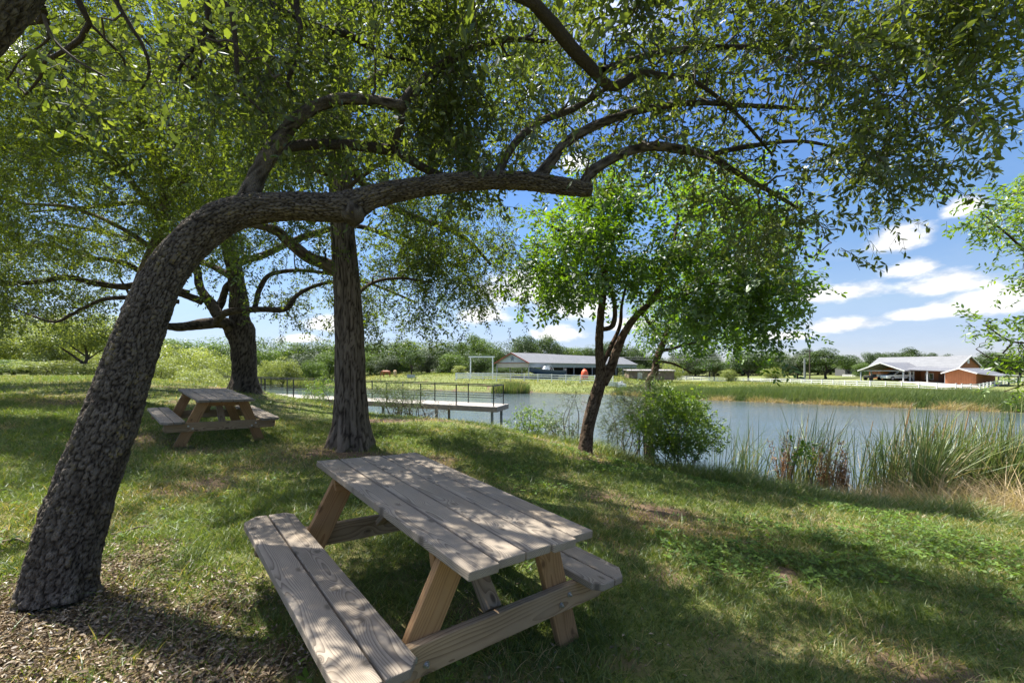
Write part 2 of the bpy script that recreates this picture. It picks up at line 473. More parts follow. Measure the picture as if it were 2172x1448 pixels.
def build_litter():
    # fallen oak leaves: small curled lenses lying on the soil
    Ps = []
    n = 125000
    p = np.stack([RNG.normal(TRUNK_XY[0], 1.6, n), RNG.normal(TRUNK_XY[1] - .3, 1.1, n)], 1)
    k = RNG.random(n) < litter_mask(p[:, 0], p[:, 1]); Ps.append(p[k])
    n = 34000
    p = frustum_scatter(n, .8, 8.0); k = RNG.random(n) < (.12 + .5 * bare_mask(p[:, 0], p[:, 1])) * (mow_side(p[:, 0], p[:, 1]) < 0); Ps.append(p[k])
    p = np.concatenate(Ps); N = len(p)
    c = np.stack([p[:, 0], p[:, 1], gz(p[:, 0], p[:, 1]) + RNG.uniform(.004, .028, N)], 1)
    L = RNG.uniform(.014, .038, N); W = L * RNG.uniform(.3, .55, N)
    az = RNG.uniform(0, 2 * PI, N); d = np.stack([np.cos(az), np.sin(az), RNG.normal(0, .28, N)], 1); d /= np.linalg.norm(d, axis=1)[:, None]
    up = np.stack([RNG.normal(0, .35, N), RNG.normal(0, .35, N), np.ones(N)], 1)
    s = np.cross(d, up); s /= np.linalg.norm(s, axis=1)[:, None]; nn = np.cross(s, d)
    cur = (W * RNG.uniform(.1, .6, N))[:, None]
    V = np.stack([c - d * L[:, None] / 2, c - s * W[:, None] / 2 - d * L[:, None] * .1 + nn * cur, c + d * L[:, None] / 2, c + s * W[:, None] / 2 - d * L[:, None] * .1 + nn * cur], 1).reshape(-1, 3)
    o = (np.arange(N) * 4)[:, None]
    me = np_mesh('leaf_litter', V, [np.concatenate([o + [0, 1, 2], o + [0, 2, 3]])], [DRYLEAF], attrs={'tint': np.repeat(RNG.random(N), 4)})
    tag(mobj('leaf_litter', me), 'brown dead oak leaves fallen around the leaning trunk', 'fallen leaves', kind='stuff')

def build_clover():
    # low broad-leaved weeds growing in patches through the lawn
    n = 60000
    p = frustum_scatter(n, .9, 9.0)
    f = fbm(p[:, 0] * 1.1, p[:, 1] * 1.1, 55, 4)
    right = np.clip((p[:, 0] + .6) / 2.0, .08, 1)
    k = (RNG.random(n) < np.clip((f - .47) * 7, 0, 1) * right) & (mow_side(p[:, 0], p[:, 1]) < 0) & (bare_mask(p[:, 0], p[:, 1]) < .45) & (litter_mask(p[:, 0], p[:, 1]) < .4)
    p = p[k]; N = len(p)
    base = np.stack([p[:, 0], p[:, 1], gz(p[:, 0], p[:, 1])], 1)
    Vs = []; tint = RNG.random(N)
    hh = RNG.uniform(.02, .075, N); a0 = RNG.uniform(0, 2 * PI, N); R = RNG.uniform(.008, .019, N)
    for j in range(3):
        a = a0 + j * 2.1 + RNG.normal(0, .2, N)
        d = np.stack([np.cos(a), np.sin(a), RNG.normal(.1, .3, N)], 1); s = np.stack([-np.sin(a), np.cos(a), RNG.normal(0, .3, N)], 1)
        c = base + np.stack([np.zeros(N), np.zeros(N), hh], 1)
        r = R[:, None]
        Vs.append(np.stack([c, c + d * r * 1.0 - s * r * .75, c + d * r * 2.1 - s * r * .2, c + d * r * 2.1 + s * r * .2, c + d * r * 1.0 + s * r * .75], 1))
    V = np.concatenate(Vs).reshape(-1, 3); o = (np.arange(3 * N) * 5)[:, None]
    me = np_mesh('clover_patch', V, [o + np.arange(5)], [WEED], attrs={'tint': np.tile(np.repeat(tint, 5), 3)})
    tag(mobj('clover_patch', me), 'low broad leaved green weeds spreading through the lawn', 'weeds', kind='stuff')

# ================================================================== REEDS
def reed_clump(base, n, rad, h0, h1, tint, wind=(.9, .25), w=.016, seg=5, spikes=0, lean=.16):
    az = RNG.normal(wind[0], .9, n); r = rad * np.sqrt(RNG.random(n)); a = RNG.uniform(0, 2 * PI, n)
    x = base[0] + r * np.cos(a); y = base[1] + r * np.sin(a) * .7
    z = np.maximum(gz(x, y), WATER_Z - .25) - .03
    h = RNG.uniform(h0, h1, n) * (1 - .25 * r / max(rad, 1e-3))
    t = np.clip(RNG.normal(tint[0], tint[1], n), 0, 1); t = np.where(RNG.random(n) < .12, RNG.uniform(.7, .95, n), t)
    b = RNG.gamma(1.6, wind[1] * .5, n)
    V, Fs, m = blades(seg, np.stack([x, y, z], 1), h, w * RNG.uniform(.7, 1.3, n), az, RNG.uniform(0, lean, n), b)
    return V, Fs, np.repeat(t, m)

def merge(parts):
    off = 0; VV, FF, TT = [], {}, []
    for V, Fs, T in parts:
        VV.append(V); TT.append(T)
        for f in Fs: FF.setdefault(f.shape[1], []).append(f + off)
        off += len(V)
    return np.concatenate(VV), [np.concatenate(f) for f in FF.values()], np.concatenate(TT)

SPIKE = None
def build_reeds():
    global SPIKE
    SPIKE = simple('cattail_spike', (.27, .17, .075), .9, var=.3, scale=20)
    # individual clumps standing on the near shore
    spots = [(1560, 990, 10.8, 36, .55, 1.0, 1.5), (1600, 1000, 10.6, 30, .5, .9, 1.5), (1672, 985, 10.6, 22, .35, 1.2, 1.8), (1718, 1000, 10.2, 70, .45, 1.3, 1.9), (1855, 1010, 9.9, 90, .5, 1.3, 1.85),
             (1925, 1022, 9.3, 110, .5, 1.4, 2.0), (1985, 1020, 9.3, 110, .5, 1.4, 2.1), (2045, 1030, 9.2, 120, .55, 1.4, 2.05), (2105, 1030, 8.9, 120, .5, 1.5, 2.1), (2165, 1040, 8.6, 120, .5, 1.5, 2.2), (1955, 1045, 8.4, 60, .22, 1.25, 1.75), (2235, 1050, 8.4, 110, .5, 1.4, 2.0)]
    names = ['dark sparse cattail stems standing in water right of the bush', 'thin leaning cattail blades just right of the bushy shrub', 'few tall cattail blades left of the rusty dried weeds', 'dense blue green cattails between the two rusty weeds',
             'cattail clump just right of the second rusty weed', 'cattail clump with brown spikes in the middle of the near stand', 'tall leaning cattail clump carrying long ochre spikes', 'thick cattail clump right of the ochre spikes',
             'thick green cattails behind the pale straw', 'cattails at the right edge of the photo', 'lone green cattail tuft rooted nearest the mown lawn', 'outermost cattails cut by the right edge']
    for i, ((px, py, Y, n, r, h0, h1), lab) in enumerate(zip(spots, names)):
        b = P(px, py, Y)
        root = thing('cattail_clump', lab, 'cattails', (b[0], b[1], gz1(b[0], b[1])), group='cattail clumps on the near shore')
        V, Fs, T = reed_clump(b, int(n * 2.4), r * 1.15, h0 * 1.5, h1 * 1.62, (.36 if i > 1 else .24, .17), (.25, .32), seg=6, w=.017)
        V = V - np.array(root.location)
        me = np_mesh('cattail_leaves', V, Fs, [REED], attrs={'tint': T})
        mobj('leaves', me, root)
        for k in range({5: 4, 6: 5, 4: 2, 7: 3, 9: 2, 8: 2}.get(i, 0)):
            a = RNG.uniform(0, 6.3); x, y = RNG.uniform(-.35, .35, 2); hh = RNG.uniform(1.9, 2.6) + (.4 if i == 6 and k < 2 else 0)
            q0 = Vector((x, y, 0)); q1 = Vector((x + hh * .22, y, hh))
            mb = MB(); mb.cyl(q0, q1, .005, .004, 6); mb.cyl(q0.lerp(q1, .82), q1, .010, .006, 8)
            mb.build('spike', SPIKE, root)
    # dried rusty weeds
    RUST = leaf_mat('rusty_weed', [(0, (.17, .085, .040)), (.5, (.31, .175, .085)), (1, (.44, .30, .17))], (1, .9, .7), .2, .02)
    for px, py, Y, lab, n in ((1662, 1000, 10.0, 'rusty brown dried weed standing left of the leafy shoot', 26), (1748, 1005, 9.9, 'rusty brown dried weed nearest the small leafy shoot', 22), (1783, 1005, 9.8, 'rusty brown dried weed with pale straw at its foot', 24)):
        b = P(px, py, Y); root = thing('dried_weed', lab, 'dry weed', (b[0], b[1], gz1(b[0], b[1])), group='rusty dried weeds on the bank')
        Vs = []; o = 0
        parts = []
        for s in range(n):
            az = RNG.uniform(0, 6.3); ln = RNG.uniform(.0, .22); hh = RNG.uniform(.9, 1.75)
            V, Fs, m = blades(4, np.array([[RNG.normal(0, .05), RNG.normal(0, .05), 0]]), np.array([hh]), np.array([.016]), np.array([az]), np.array([ln]), np.array([.05]))
            parts.append((V, Fs, np.repeat(RNG.uniform(.1, .5), m)))
            k = 42; t = RNG.uniform(.5, 1.0, k)
            pos = np.stack([np.cos(az) * ln * t * hh, np.sin(az) * ln * t * hh, t * hh * .98], 1)
            V, Fs, m = blades(1, pos, RNG.uniform(.03, .08, k), RNG.uniform(.012, .026, k), RNG.uniform(0, 6.3, k), RNG.uniform(.2, 1.0, k), RNG.uniform(0, .5, k))
            parts.append((V, Fs, np.repeat(RNG.uniform(.1, .9), len(V))))
        V, Fs, T = merge(parts)
        mobj('stems', np_mesh('dried_weed_stems', V, Fs, [RUST], attrs={'tint': T}), root)
    # straw, an uncountable tangle along the bank
    parts = []
    n = 9000
    s = RNG.random(n)
    px = np.interp(s, [0, .2, .45, 1], [1660, 1800, 1930, 2290]); Yc = np.interp(s, [0, .2, .45, 1], [9.6, 9.2, 8.2, 7.0]) + RNG.normal(0, .35, n)
    x = (px - CX) / F * Yc; y = Yc; z = gz(x, y)
    hs = RNG.uniform(.2, .8, n) * (.5 + 1.0 * fbm(x * 2, y * 2, 31, 3)) * (.6 + .9 * s)
    V, Fs, m = blades(3, np.stack([x, y, z], 1), hs, RNG.uniform(.006, .013, n), RNG.uniform(0, 6.3, n), RNG.uniform(.1, 1.1, n), RNG.uniform(.0, 1.0, n))
    me = np_mesh('dry_straw', V, Fs, [REED], attrs={'tint': np.repeat(RNG.uniform(.76, 1, n), m)})
    tag(mobj('dry_straw', me), 'pale dry straw tangled at the foot of the near cattails', 'straw', kind='stuff')
    # the far belt of cattails along the other shore
    SH = np.array([(13.5, 58), (21.6, 48), (28.7, 43), (34, 39), (40, 34), (55, 26), (75, 17)], float)
    n = 125000
    u = RNG.random(n); seg = np.interp(u, np.linspace(0, 1, 7), np.arange(7)); i = np.minimum(seg.astype(int), 5); f = seg - i
    c = SH[i] * (1 - f)[:, None] + SH[i + 1] * f[:, None]
    nd = np.array([.66, .75]); dep = RNG.uniform(0, 1, n) ** 1.2 * np.interp(u, [0, .3, 1], [3, 6.5, 8])
    xy = c + nd * dep[:, None] + RNG.normal(0, .25, (n, 2))
    cl = fbm(xy[:, 0] * .35, xy[:, 1] * .35, 91, 4)
    z = np.maximum(gz(xy[:, 0], xy[:, 1]), WATER_Z - .2)
    h = RNG.uniform(1.15, 1.75, n) * (.6 + .7 * cl) * np.clip(.55 + dep / 2.0, 0, 1.0) * np.interp(u, [0, .15, 1], [.7, .95, 1.05])
    t = np.clip(RNG.normal(.27, .13, n) + (cl - .5) * .6, 0, .62)
    V, Fs, m = blades(2, np.stack([xy[:, 0], xy[:, 1], z - .1], 1), h, RNG.uniform(.025, .06, n), RNG.normal(.2, 1.2, n), RNG.uniform(0, .25, n), RNG.uniform(.05, .4, n), twist=RNG.normal(0, .6, n))
    me = np_mesh('far_cattails', V, Fs, [REED], attrs={'tint': np.repeat(t, m)})
    tag(mobj('far_cattails', me), 'long belt of green cattails along the far right shore', 'cattails', kind='stuff')
    n = 26000
    u = RNG.random(n); seg = np.interp(u, np.linspace(0, 1, 7), np.arange(7)); i = np.minimum(seg.astype(int), 5); f = seg - i
    c = SH[i] * (1 - f)[:, None] + SH[i + 1] * f[:, None]
    xy = c + nd * RNG.normal(-.1, .35, n)[:, None]
    cl = fbm(xy[:, 0] * .5, xy[:, 1] * .5, 13, 3)
    z = np.maximum(gz(xy[:, 0], xy[:, 1]), WATER_Z)
    h = RNG.uniform(.1, 1.1, n) * np.clip((cl - .30) * 2.6, .12, 1)
    V, Fs, m = blades(1, np.stack([xy[:, 0], xy[:, 1], z - .05], 1), h, RNG.uniform(.02, .05, n), RNG.uniform(0, 6.3, n), RNG.uniform(.2, 1.5, n), RNG.uniform(0, .5, n), twist=RNG.normal(0, .6, n))
    me = np_mesh('far_dry_reeds', V, Fs, [REED], attrs={'tint': np.repeat(RNG.uniform(.72, 1, n), m)})
    tag(mobj('far_dry_reeds', me), 'broken straw coloured reeds at the water line of the far shore', 'reeds', kind='stuff')
    # round cattail island left of centre on the far shore, and the pale reeds beyond the pier
    for px, py, Y, n, r, h0, h1, tn, lab in ((1082, 826, 61, 2600, 2.7, 1.3, 2.5, .3, 'round cattail clump on the far shore before the boat shed'), (640, 812, 78, 1800, 3.0, 1.4, 2.9, .45, 'yellow green cattail clump on the far shore beyond the pier')):
        b = P(px, py, Y); root = thing('cattail_clump', lab, 'cattails', (b[0], b[1], gz1(b[0], b[1])))
        V, Fs, T = reed_clump(b, n, r, h0, h1, (tn, .15), (.2, .2), w=.06, seg=2)
        mobj('leaves', np_mesh('far_clump_leaves', V - np.array(root.location), Fs, [REED], attrs={'tint': T}), root)
# ================================================================== WOOD AND LEAVES OF TREES
def resample(pts, rads, step):
    pts = np.asarray(pts, float); rads = np.asarray(rads, float)
    n = len(pts)
    if n == 2:
        L = np.linalg.norm(pts[1] - pts[0]); k = max(2, int(L / step) + 1); t = np.linspace(0, 1, k)[:, None]
        return pts[0] * (1 - t) + pts[1] * t, rads[0] * (1 - t[:, 0]) + rads[1] * t[:, 0]
    e = np.concatenate([[2 * pts[0] - pts[1]], pts, [2 * pts[-1] - pts[-2]]])
    er = np.concatenate([[rads[0]], rads, [rads[-1]]])
    op, orr = [], []
    for i in range(1, n):
        L = np.linalg.norm(e[i + 1] - e[i]); k = max(1, int(round(L / step)))
        t = (np.arange(k) / k)[:, None]
        a, b, c, d = e[i - 1], e[i], e[i + 1], e[i + 2]
        op.append(.5 * ((2 * b) + (-a + c) * t + (2 * a - 5 * b + 4 * c - d) * t ** 2 + (-a + 3 * b - 3 * c + d) * t ** 3))
        tt = t[:, 0]; ss = tt * tt * (3 - 2 * tt)
        orr.append(er[i] * (1 - ss) + er[i + 1] * ss)
    op.append(pts[-1:]); orr.append(rads[-1:])
    return np.concatenate(op), np.concatenate(orr)

def frames(p):
    t = np.gradient(p, axis=0); t /= np.linalg.norm(t, axis=1)[:, None] + 1e-12
    u = np.zeros_like(p); ref = np.array([0, 1, 0.]) if abs(t[0, 1]) < .9 else np.array([1., 0, 0])
    u[0] = np.cross(t[0], np.cross(ref, t[0])); u[0] /= np.linalg.norm(u[0])
    for i in range(1, len(p)):
        v = u[i - 1] - t[i] * u[i - 1].dot(t[i]); u[i] = v / (np.linalg.norm(v) + 1e-12)
    return t, u, np.cross(t, u)

def voronoi2(u, s, nu, seed):
    """periodic jittered-cell Voronoi: returns F2-F1 and a random value per cell"""
    iu = np.floor(u); js = np.floor(s)
    F1 = np.full(u.shape, 9.); F2 = np.full(u.shape, 9.); ID = np.zeros(u.shape)
    for a in (-1, 0, 1):
        for b in (-1, 0, 1):
            cu, cs = iu + a, js + b; cm = np.mod(cu, nu)
            pu = cu + .04 + .92 * _hash(cm, cs, seed); ps = cs + .04 + .92 * _hash(cm, cs, seed + 5)
            d = np.hypot(pu - u, ps - s); rid = _hash(cm, cs, seed + 9)
            nw = d < F1
            F2 = np.where(nw, F1, np.minimum(F2, d)); ID = np.where(nw, rid, ID); F1 = np.where(nw, d, F1)
    return F2 - F1, ID

def tube(pts, rads, n=8, step=.1, bark=None, flare=None, lump=0.0, seed=1, cap=True):
    p, r = resample(pts, rads, step)
    t, u, v = frames(p)
    k = len(p)
    th = np.arange(n) / n * 2 * PI
    s = np.concatenate([[0], np.cumsum(np.linalg.norm(np.diff(p, axis=0), axis=1))])
    T, S = np.meshgrid(th, s); R = np.repeat(r[:, None], n, 1)
    nrm = np.cos(T)[..., None] * u[:, None] + np.sin(T)[..., None] * v[:, None]
    if flare:
        hgt, amt, lobes = flare
        ph = np.array([_hash(np.array([i]), np.array([seed]), 3)[0] * 6.28 for i in range(3)])
        lob = .55 + .45 * np.cos(lobes * T + ph[0]) * .8 + .25 * np.cos((lobes + 2) * T + ph[1])
        R = R * (1 + amt * np.exp(-S / hgt) * np.clip(lob, .05, 2))
    if lump:
        cx, cy = np.cos(T) * 1.7, np.sin(T) * 1.7
        R = R * (1 + lump * 2 * (vnoise(cx + S * 2.1 + 7, cy + S * 1.3, seed) - .5) + lump * (vnoise(cx * 2 + S * 5, cy * 2 - S * 3, seed + 1) - .5))
    crack = np.full(T.shape, .5); cell = np.full(T.shape, .5)
    if bark:
        cu, cs, depth = bark
        nu = max(5, round(2 * PI * float(np.median(r)) / cu))
        wob = .5 * (vnoise(np.cos(T) * 3 + S * 4, np.sin(T) * 3 + S * 1.5, seed + 2) - .5)
        uu = T / (2 * PI) * nu + wob + .35 * np.sin(S * 3.1); ss = S / cs + 1.2 * (vnoise(np.cos(T) * 2.3 + S * 3, np.sin(T) * 2.3 + 9, seed + 4) - .5)
        f, cell = voronoi2(uu, ss, nu, seed)
        crack = np.clip(f / .22, 0, 1)
        nb = max(4, round(nu / 2.3))                    # long furrows that part the small plates into ridges
        fb, rb = voronoi2(uu / nu * nb + .35 * (vnoise(np.cos(T) * 4 + S * 9, np.sin(T) * 4 + S * 7, seed + 31) - .5), ss / 7.5, nb, seed + 40)
        big = np.clip(fb / .20, 0, 1)
        crack = crack * (.6 + .4 * big); cell = np.clip(.62 * cell + .38 * rb, 0, 1)
        sm = crack * crack * (3 - 2 * crack)
        R = R + depth * .30 * (big - .7)
        fine = vnoise(np.cos(T) * 20 * nu / 30 + S * 3, np.sin(T) * 20 * nu / 30 + S / cs * 2.5, seed + 6)
        tilt = (np.mod(uu, 1) - .5) * (cell - .5)
        R = R + depth * (sm * (.55 + .7 * cell) - .6) + depth * .55 * (fine - .5) + depth * .6 * tilt
    V = p[:, None] + nrm * R[..., None]
    BK = np.stack([np.cos(T) * r[:, None], np.sin(T) * r[:, None], S], -1)
    V = V.reshape(-1, 3)
    i = np.arange(k * n).reshape(k, n)
    q = np.stack([i[:-1], np.roll(i[:-1], -1, 1), np.roll(i[1:], -1, 1), i[1:]], -1).reshape(-1, 4)
    faces = [q]; A = [BK.reshape(-1, 3), crack.ravel(), cell.ravel()]
    if cap:
        V = np.concatenate([V, p[[-1]] + t[[-1]] * r[-1] * .25]); c = len(V) - 1
        faces.append(np.stack([i[-1], np.roll(i[-1], -1), np.full(n, c)], -1))
        A = [np.concatenate([A[0], [[0, 0, s[-1]]]]), np.append(A[1], .6), np.append(A[2], .5)]
    return V, faces, A

def join(parts):
    off = 0; VV, F3, F4 = [], [], []; A = [[], [], []]
    for V, Fs, At in parts:
        VV.append(V)
        for f in Fs: (F3 if f.shape[1] == 3 else F4).append(f + off)
        for a, b in zip(A, At): a.append(b)
        off += len(V)
    return np.concatenate(VV), [np.concatenate(x) for x in (F4, F3) if x], [np.concatenate(a) for a in A]

def wood_obj(name, parts, mat, parent, smooth=True):
    V, Fs, A = join(parts)
    V = V - np.array(parent.location)
    me = np_mesh(name, V, Fs, [mat], smooth=smooth, attrs={'bk': A[0], 'crack': A[1], 'cell': A[2]})
    return mobj(name, me, parent)

def bark_mat(name, dark, mid, light, moss=None, cu=.03, cs=.06, mossamt=.5, bs=.8):
    t = NT(name)
    bk = t.attr('bk', 'Vector'); crack = t.attr('crack'); cell = t.attr('cell')
    st = t.vmath('MULTIPLY', bk, (1.6 / cu, 1.6 / cu, 1.6 / cs))
    vo = t.n('TexVoronoi', feature='DISTANCE_TO_EDGE'); t.set(vo.inputs['Vector'], st); vo.inputs['Scale'].default_value = 1.0
    nz = t.noise(st, 1.3, 5, .65); big = t.noise(bk, 2.3, 4, .6)
    f = t.math('MULTIPLY', crack, t.mapr(nz, .2, .8, .55, 1.25))
    c = t.ramp(f, [(.0, dark), (.45, mid), (1.0, light)])
    k = t.mapr(cell, 0, 1, .68, 1.3)
    m = t.n('Mix', data_type='RGBA', blend_type='MULTIPLY'); t.set(m.inputs[0], 1.0); t.set(m.inputs[6], c); t.set(m.inputs[7], t.comb(k, k, k)); c = m.outputs[2]
    if moss:
        fm = t.math('MULTIPLY', t.mapr(t.math('ADD', t.math('MULTIPLY', cell, .55), t.math('MULTIPLY', t.noise(bk, 4.2, 4, .6), .75)), .78, .92), t.mapr(t.noise(bk, 46, 3, .65), .46, .58))
        c = t.mix(t.math('MULTIPLY', fm, mossamt), c, moss)
    hgt = t.math('ADD', t.math('MULTIPLY', t.mapr(vo.outputs[0], 0, .25), .6), t.math('MULTIPLY', nz, .8))
    return t.principled(c, .92, t.bump(hgt, bs, .012), spec=.12)

# ------------------------------------------------------------------ sprigs
def leaf_pts(base, d, s, nn, L, W, fold, kind):
    """one leaf -> (verts, face list)"""
    if kind == 6:
        m = W * .5
        v = [base, base + d * L * .35 - s * m * .95 + nn * fold, base + d * L * .72 - s * m * .8 + nn * fold, base + d * L, base + d * L * .72 + s * m * .8 + nn * fold, base + d * L * .35 + s * m * .95 + nn * fold]
        return v, [(0, 1, 2, 3), (0, 3, 4, 5)]
    v = [base, base + d * L * .5 - s * W * .5 + nn * fold, base + d * L, base + d * L * .5 + s * W * .5 + nn * fold]
    return v, [(0, 1, 2), (0, 2, 3)]

def make_sprig(rng, length, nleaf, L, W, kind, droop=.3, sub=2, pin=False):
    V, Fq, Fm, Tn = [], [], [], []
    def add(vs, fs, mat, tint):
        o = len(V); V.extend(vs); Tn.extend([tint] * len(vs))
        for f in fs: Fq.append(tuple(o + i for i in f)); Fm.append(mat)
    def stem(p0, p1, w):
        d = p1 - p0; s = np.cross(d, rng.normal(size=3)); s = s / np.linalg.norm(s) * w
        s2 = np.cross(d, s); s2 = s2 / np.linalg.norm(s2) * w
        if kind == 6: add([p0 - s, p0 + s, p1 + s * .5, p1 - s * .5], [(0, 1, 2, 3)], 1, .5)
        else: add([p0 - s, p0 + s, p1], [(0, 1, 2)], 1, .5)
    axes = [(np.zeros(3), np.array([0, 1., 0]), length)]
    for j in range(sub):
        t = rng.uniform(.2, .7); a = np.array([rng.uniform(-1, 1), rng.uniform(.4, 1), rng.uniform(-.7, .4)]); a /= np.linalg.norm(a)
        axes.append((np.array([0, t * length, 0]), a, length * rng.uniform(.4, .7)))
    tot = sum(a[2] for a in axes)
    for o, a, ln in axes:
        e = o + a * ln + np.array([0, 0, -droop * ln * .4])
        stem(o, e, .0022 if kind == 6 else .003)
        n = max(2, int(nleaf * ln / tot))
        for i in range(n):
            t = (i + rng.uniform(.2, .9)) / n; b = o * (1 - t) + e * t
            side = rng.normal(size=3); side -= a * side.dot(a); side /= np.linalg.norm(side)
            if pin: side = np.array([1 if i % 2 else -1, 0, rng.normal(0, .2)]) ; side = side / np.linalg.norm(side)
            d = a * rng.uniform(.3, .9) + side * rng.uniform(.6, 1.1) + np.array([0, 0, -droop * rng.uniform(0, 1)]); d /= np.linalg.norm(d)
            up = np.array([rng.normal(0, .5), rng.normal(0, .5), 1.]); s = np.cross(d, up); s /= np.linalg.norm(s) + 1e-9; nn = np.cross(s, d)
            l = L * rng.uniform(.65, 1.15)
            add(*leaf_pts(b, d, s, nn, l, W * rng.uniform(.75, 1.15) * l / L, l * rng.uniform(-.02, .10), kind), 0, rng.random())
    nmax = 4 if kind == 6 else 3
    F = np.array([f for f in Fq if len(f) == nmax], int); M = np.array([m for f, m in zip(Fq, Fm) if len(f) == nmax], int)
    return np.array(V), F, M, np.array(Tn)

def place_sprigs(variants, pos, dirs, scale, tintshift, rng):
    """batch the sprigs into big arrays"""
    N = len(pos); kidx = rng.integers(0, len(variants), N)
    VV, FF, MM, TT = [], [], [], []; off = 0
    for k, (v, f, m, tn) in enumerate(variants):
        sel = np.nonzero(kidx == k)[0]
        if not len(sel): continue
        y = dirs[sel] / (np.linalg.norm(dirs[sel], axis=1)[:, None] + 1e-9)
        up = np.array([0, 0, 1.]) + rng.normal(0, .45, (len(sel), 3))
        x = np.cross(y, up); x /= np.linalg.norm(x, axis=1)[:, None] + 1e-9; z = np.cross(x, y)
        Rm = np.stack([x, y, z], 1)                # rows = images of local axes
        w = (v[None] * scale[sel][:, None, None]) @ Rm + pos[sel][:, None]
        VV.append(w.reshape(-1, 3))
        FF.append((f[None] + (np.arange(len(sel)) * len(v) + off)[:, None, None]).reshape(-1, f.shape[1]))
        MM.append(np.tile(m, len(sel)))
        TT.append(np.clip(tn[None] * .7 + .15 + tintshift[sel][:, None], 0, 1).ravel())
        off += len(sel) * len(v)
    return np.concatenate(VV), np.concatenate(FF), np.concatenate(MM), np.concatenate(TT)

SUNV = np.array([-.39, .34, 1.0])
def sun_gaps(lo=.42, hi=.50, scale=1.9, seed=7):
    """sun flecks: the crown is open along slanting shafts, as wide gaps between boughs are"""
    def f(p):
        g = p[:, :2] - SUNV[None, :2] * p[:, [2]]
        v = fbm(g[:, 0] * scale + 3.3, g[:, 1] * scale + 1.7, seed, 3)
        k = np.clip((v - lo) / (hi - lo), .10, 1)
        edge = np.interp(g[:, 0], [-3, 1.5, 4.0, 4.8, 6.5], [12.5, 9.0, 5.9, 3.9, 3.0])     # the crowns end before the water
        px = CX + p[:, 0] / np.maximum(p[:, 1], .3) * F; py = CY - (p[:, 2] - H) / np.maximum(p[:, 1], .3) * F
        k = k * np.where((p[:, 1] < 7.6) & (p[:, 1] > 1) & (np.abs(px - 722) < 42) & (py > 325) & (py < 420), .08, 1)    # a gap beside the straight trunk
        return k * np.where(g[:, 1] > edge, .22, 1)
    return f

def in_view(p, m=120):
    """is a point inside (or near) what the photograph shows"""
    px = CX + p[:, 0] / np.maximum(p[:, 1], .2) * F; py = CY - (p[:, 2] - H) / np.maximum(p[:, 1], .2) * F
    return (p[:, 1] > .4) & (px > -m) & (px < 2172 + m) & (py > -m)

def ellip(rng, c, r, n, hollow=.55):
    d = rng.normal(size=(n, 3)); d /= np.linalg.norm(d, axis=1)[:, None]
    return np.asarray(c) + d * np.asarray(r) * (hollow + (1 - hollow) * rng.random(n) ** .6)[:, None]

def skeleton(limbs, step=.18):
    P_, R_ = [], []
    for pts, rad in limbs:
        p, r = resample(pts, rad, step); P_.append(p); R_.append(r)
    return np.concatenate(P_), np.concatenate(R_)

def grow(rng, limbs, clusters, r_end=.0045, r_max=.035, kink=.18, up=.1, nside=5, thick=1.0):
    """join every leaf cluster to the nearest wood with a crooked branchlet"""
    sk, sr = skeleton(limbs)
    used = [sk]; 
    cs = np.asarray(clusters); d0 = np.array([np.min(np.linalg.norm(sk - c, axis=1)) for c in cs])
    cs = cs[np.argsort(d0)]
    nodes = np.zeros((len(sk) + len(cs) * 7, 3)); nodes[:len(sk)] = sk; nr = np.zeros(len(nodes)); nr[:len(sk)] = sr; k = len(sk)
    tubes = []; ends = []
    for c in cs:
        d = np.linalg.norm(nodes[:k] - c, axis=1)
        j = int(np.argmin(d)); a = nodes[j]; L = d[j]
        if L < .05: ends.append((c, rng.normal(size=3))); continue
        r0 = min(max(nr[j] * .62, r_end * 1.1), r_max, (.008 + .012 * L) * thick)
        m = 5; t = np.linspace(0, 1, m + 1)[:, None]
        bow = rng.normal(0, kink, 3) * L + np.array([0, 0, up * L])
        pts = a * (1 - t) + c * t + bow * (4 * t * (1 - t)) * .5
        pts[1:-1] += rng.normal(0, kink * .25 * L, (m - 1, 3))
        rr = r0 + (r_end - r0) * np.linspace(0, 1, m + 1)
        tubes.append((pts, rr))
        nodes[k:k + m] = pts[1:]; nr[k:k + m] = rr[1:]; k += m
        ends.append((c, pts[-1] - pts[-3]))
    parts = [tube(p, r, nside, max(.06, np.linalg.norm(p[-1] - p[0]) / 8), cap=False) for p, r in tubes]
    return parts, ends, tubes

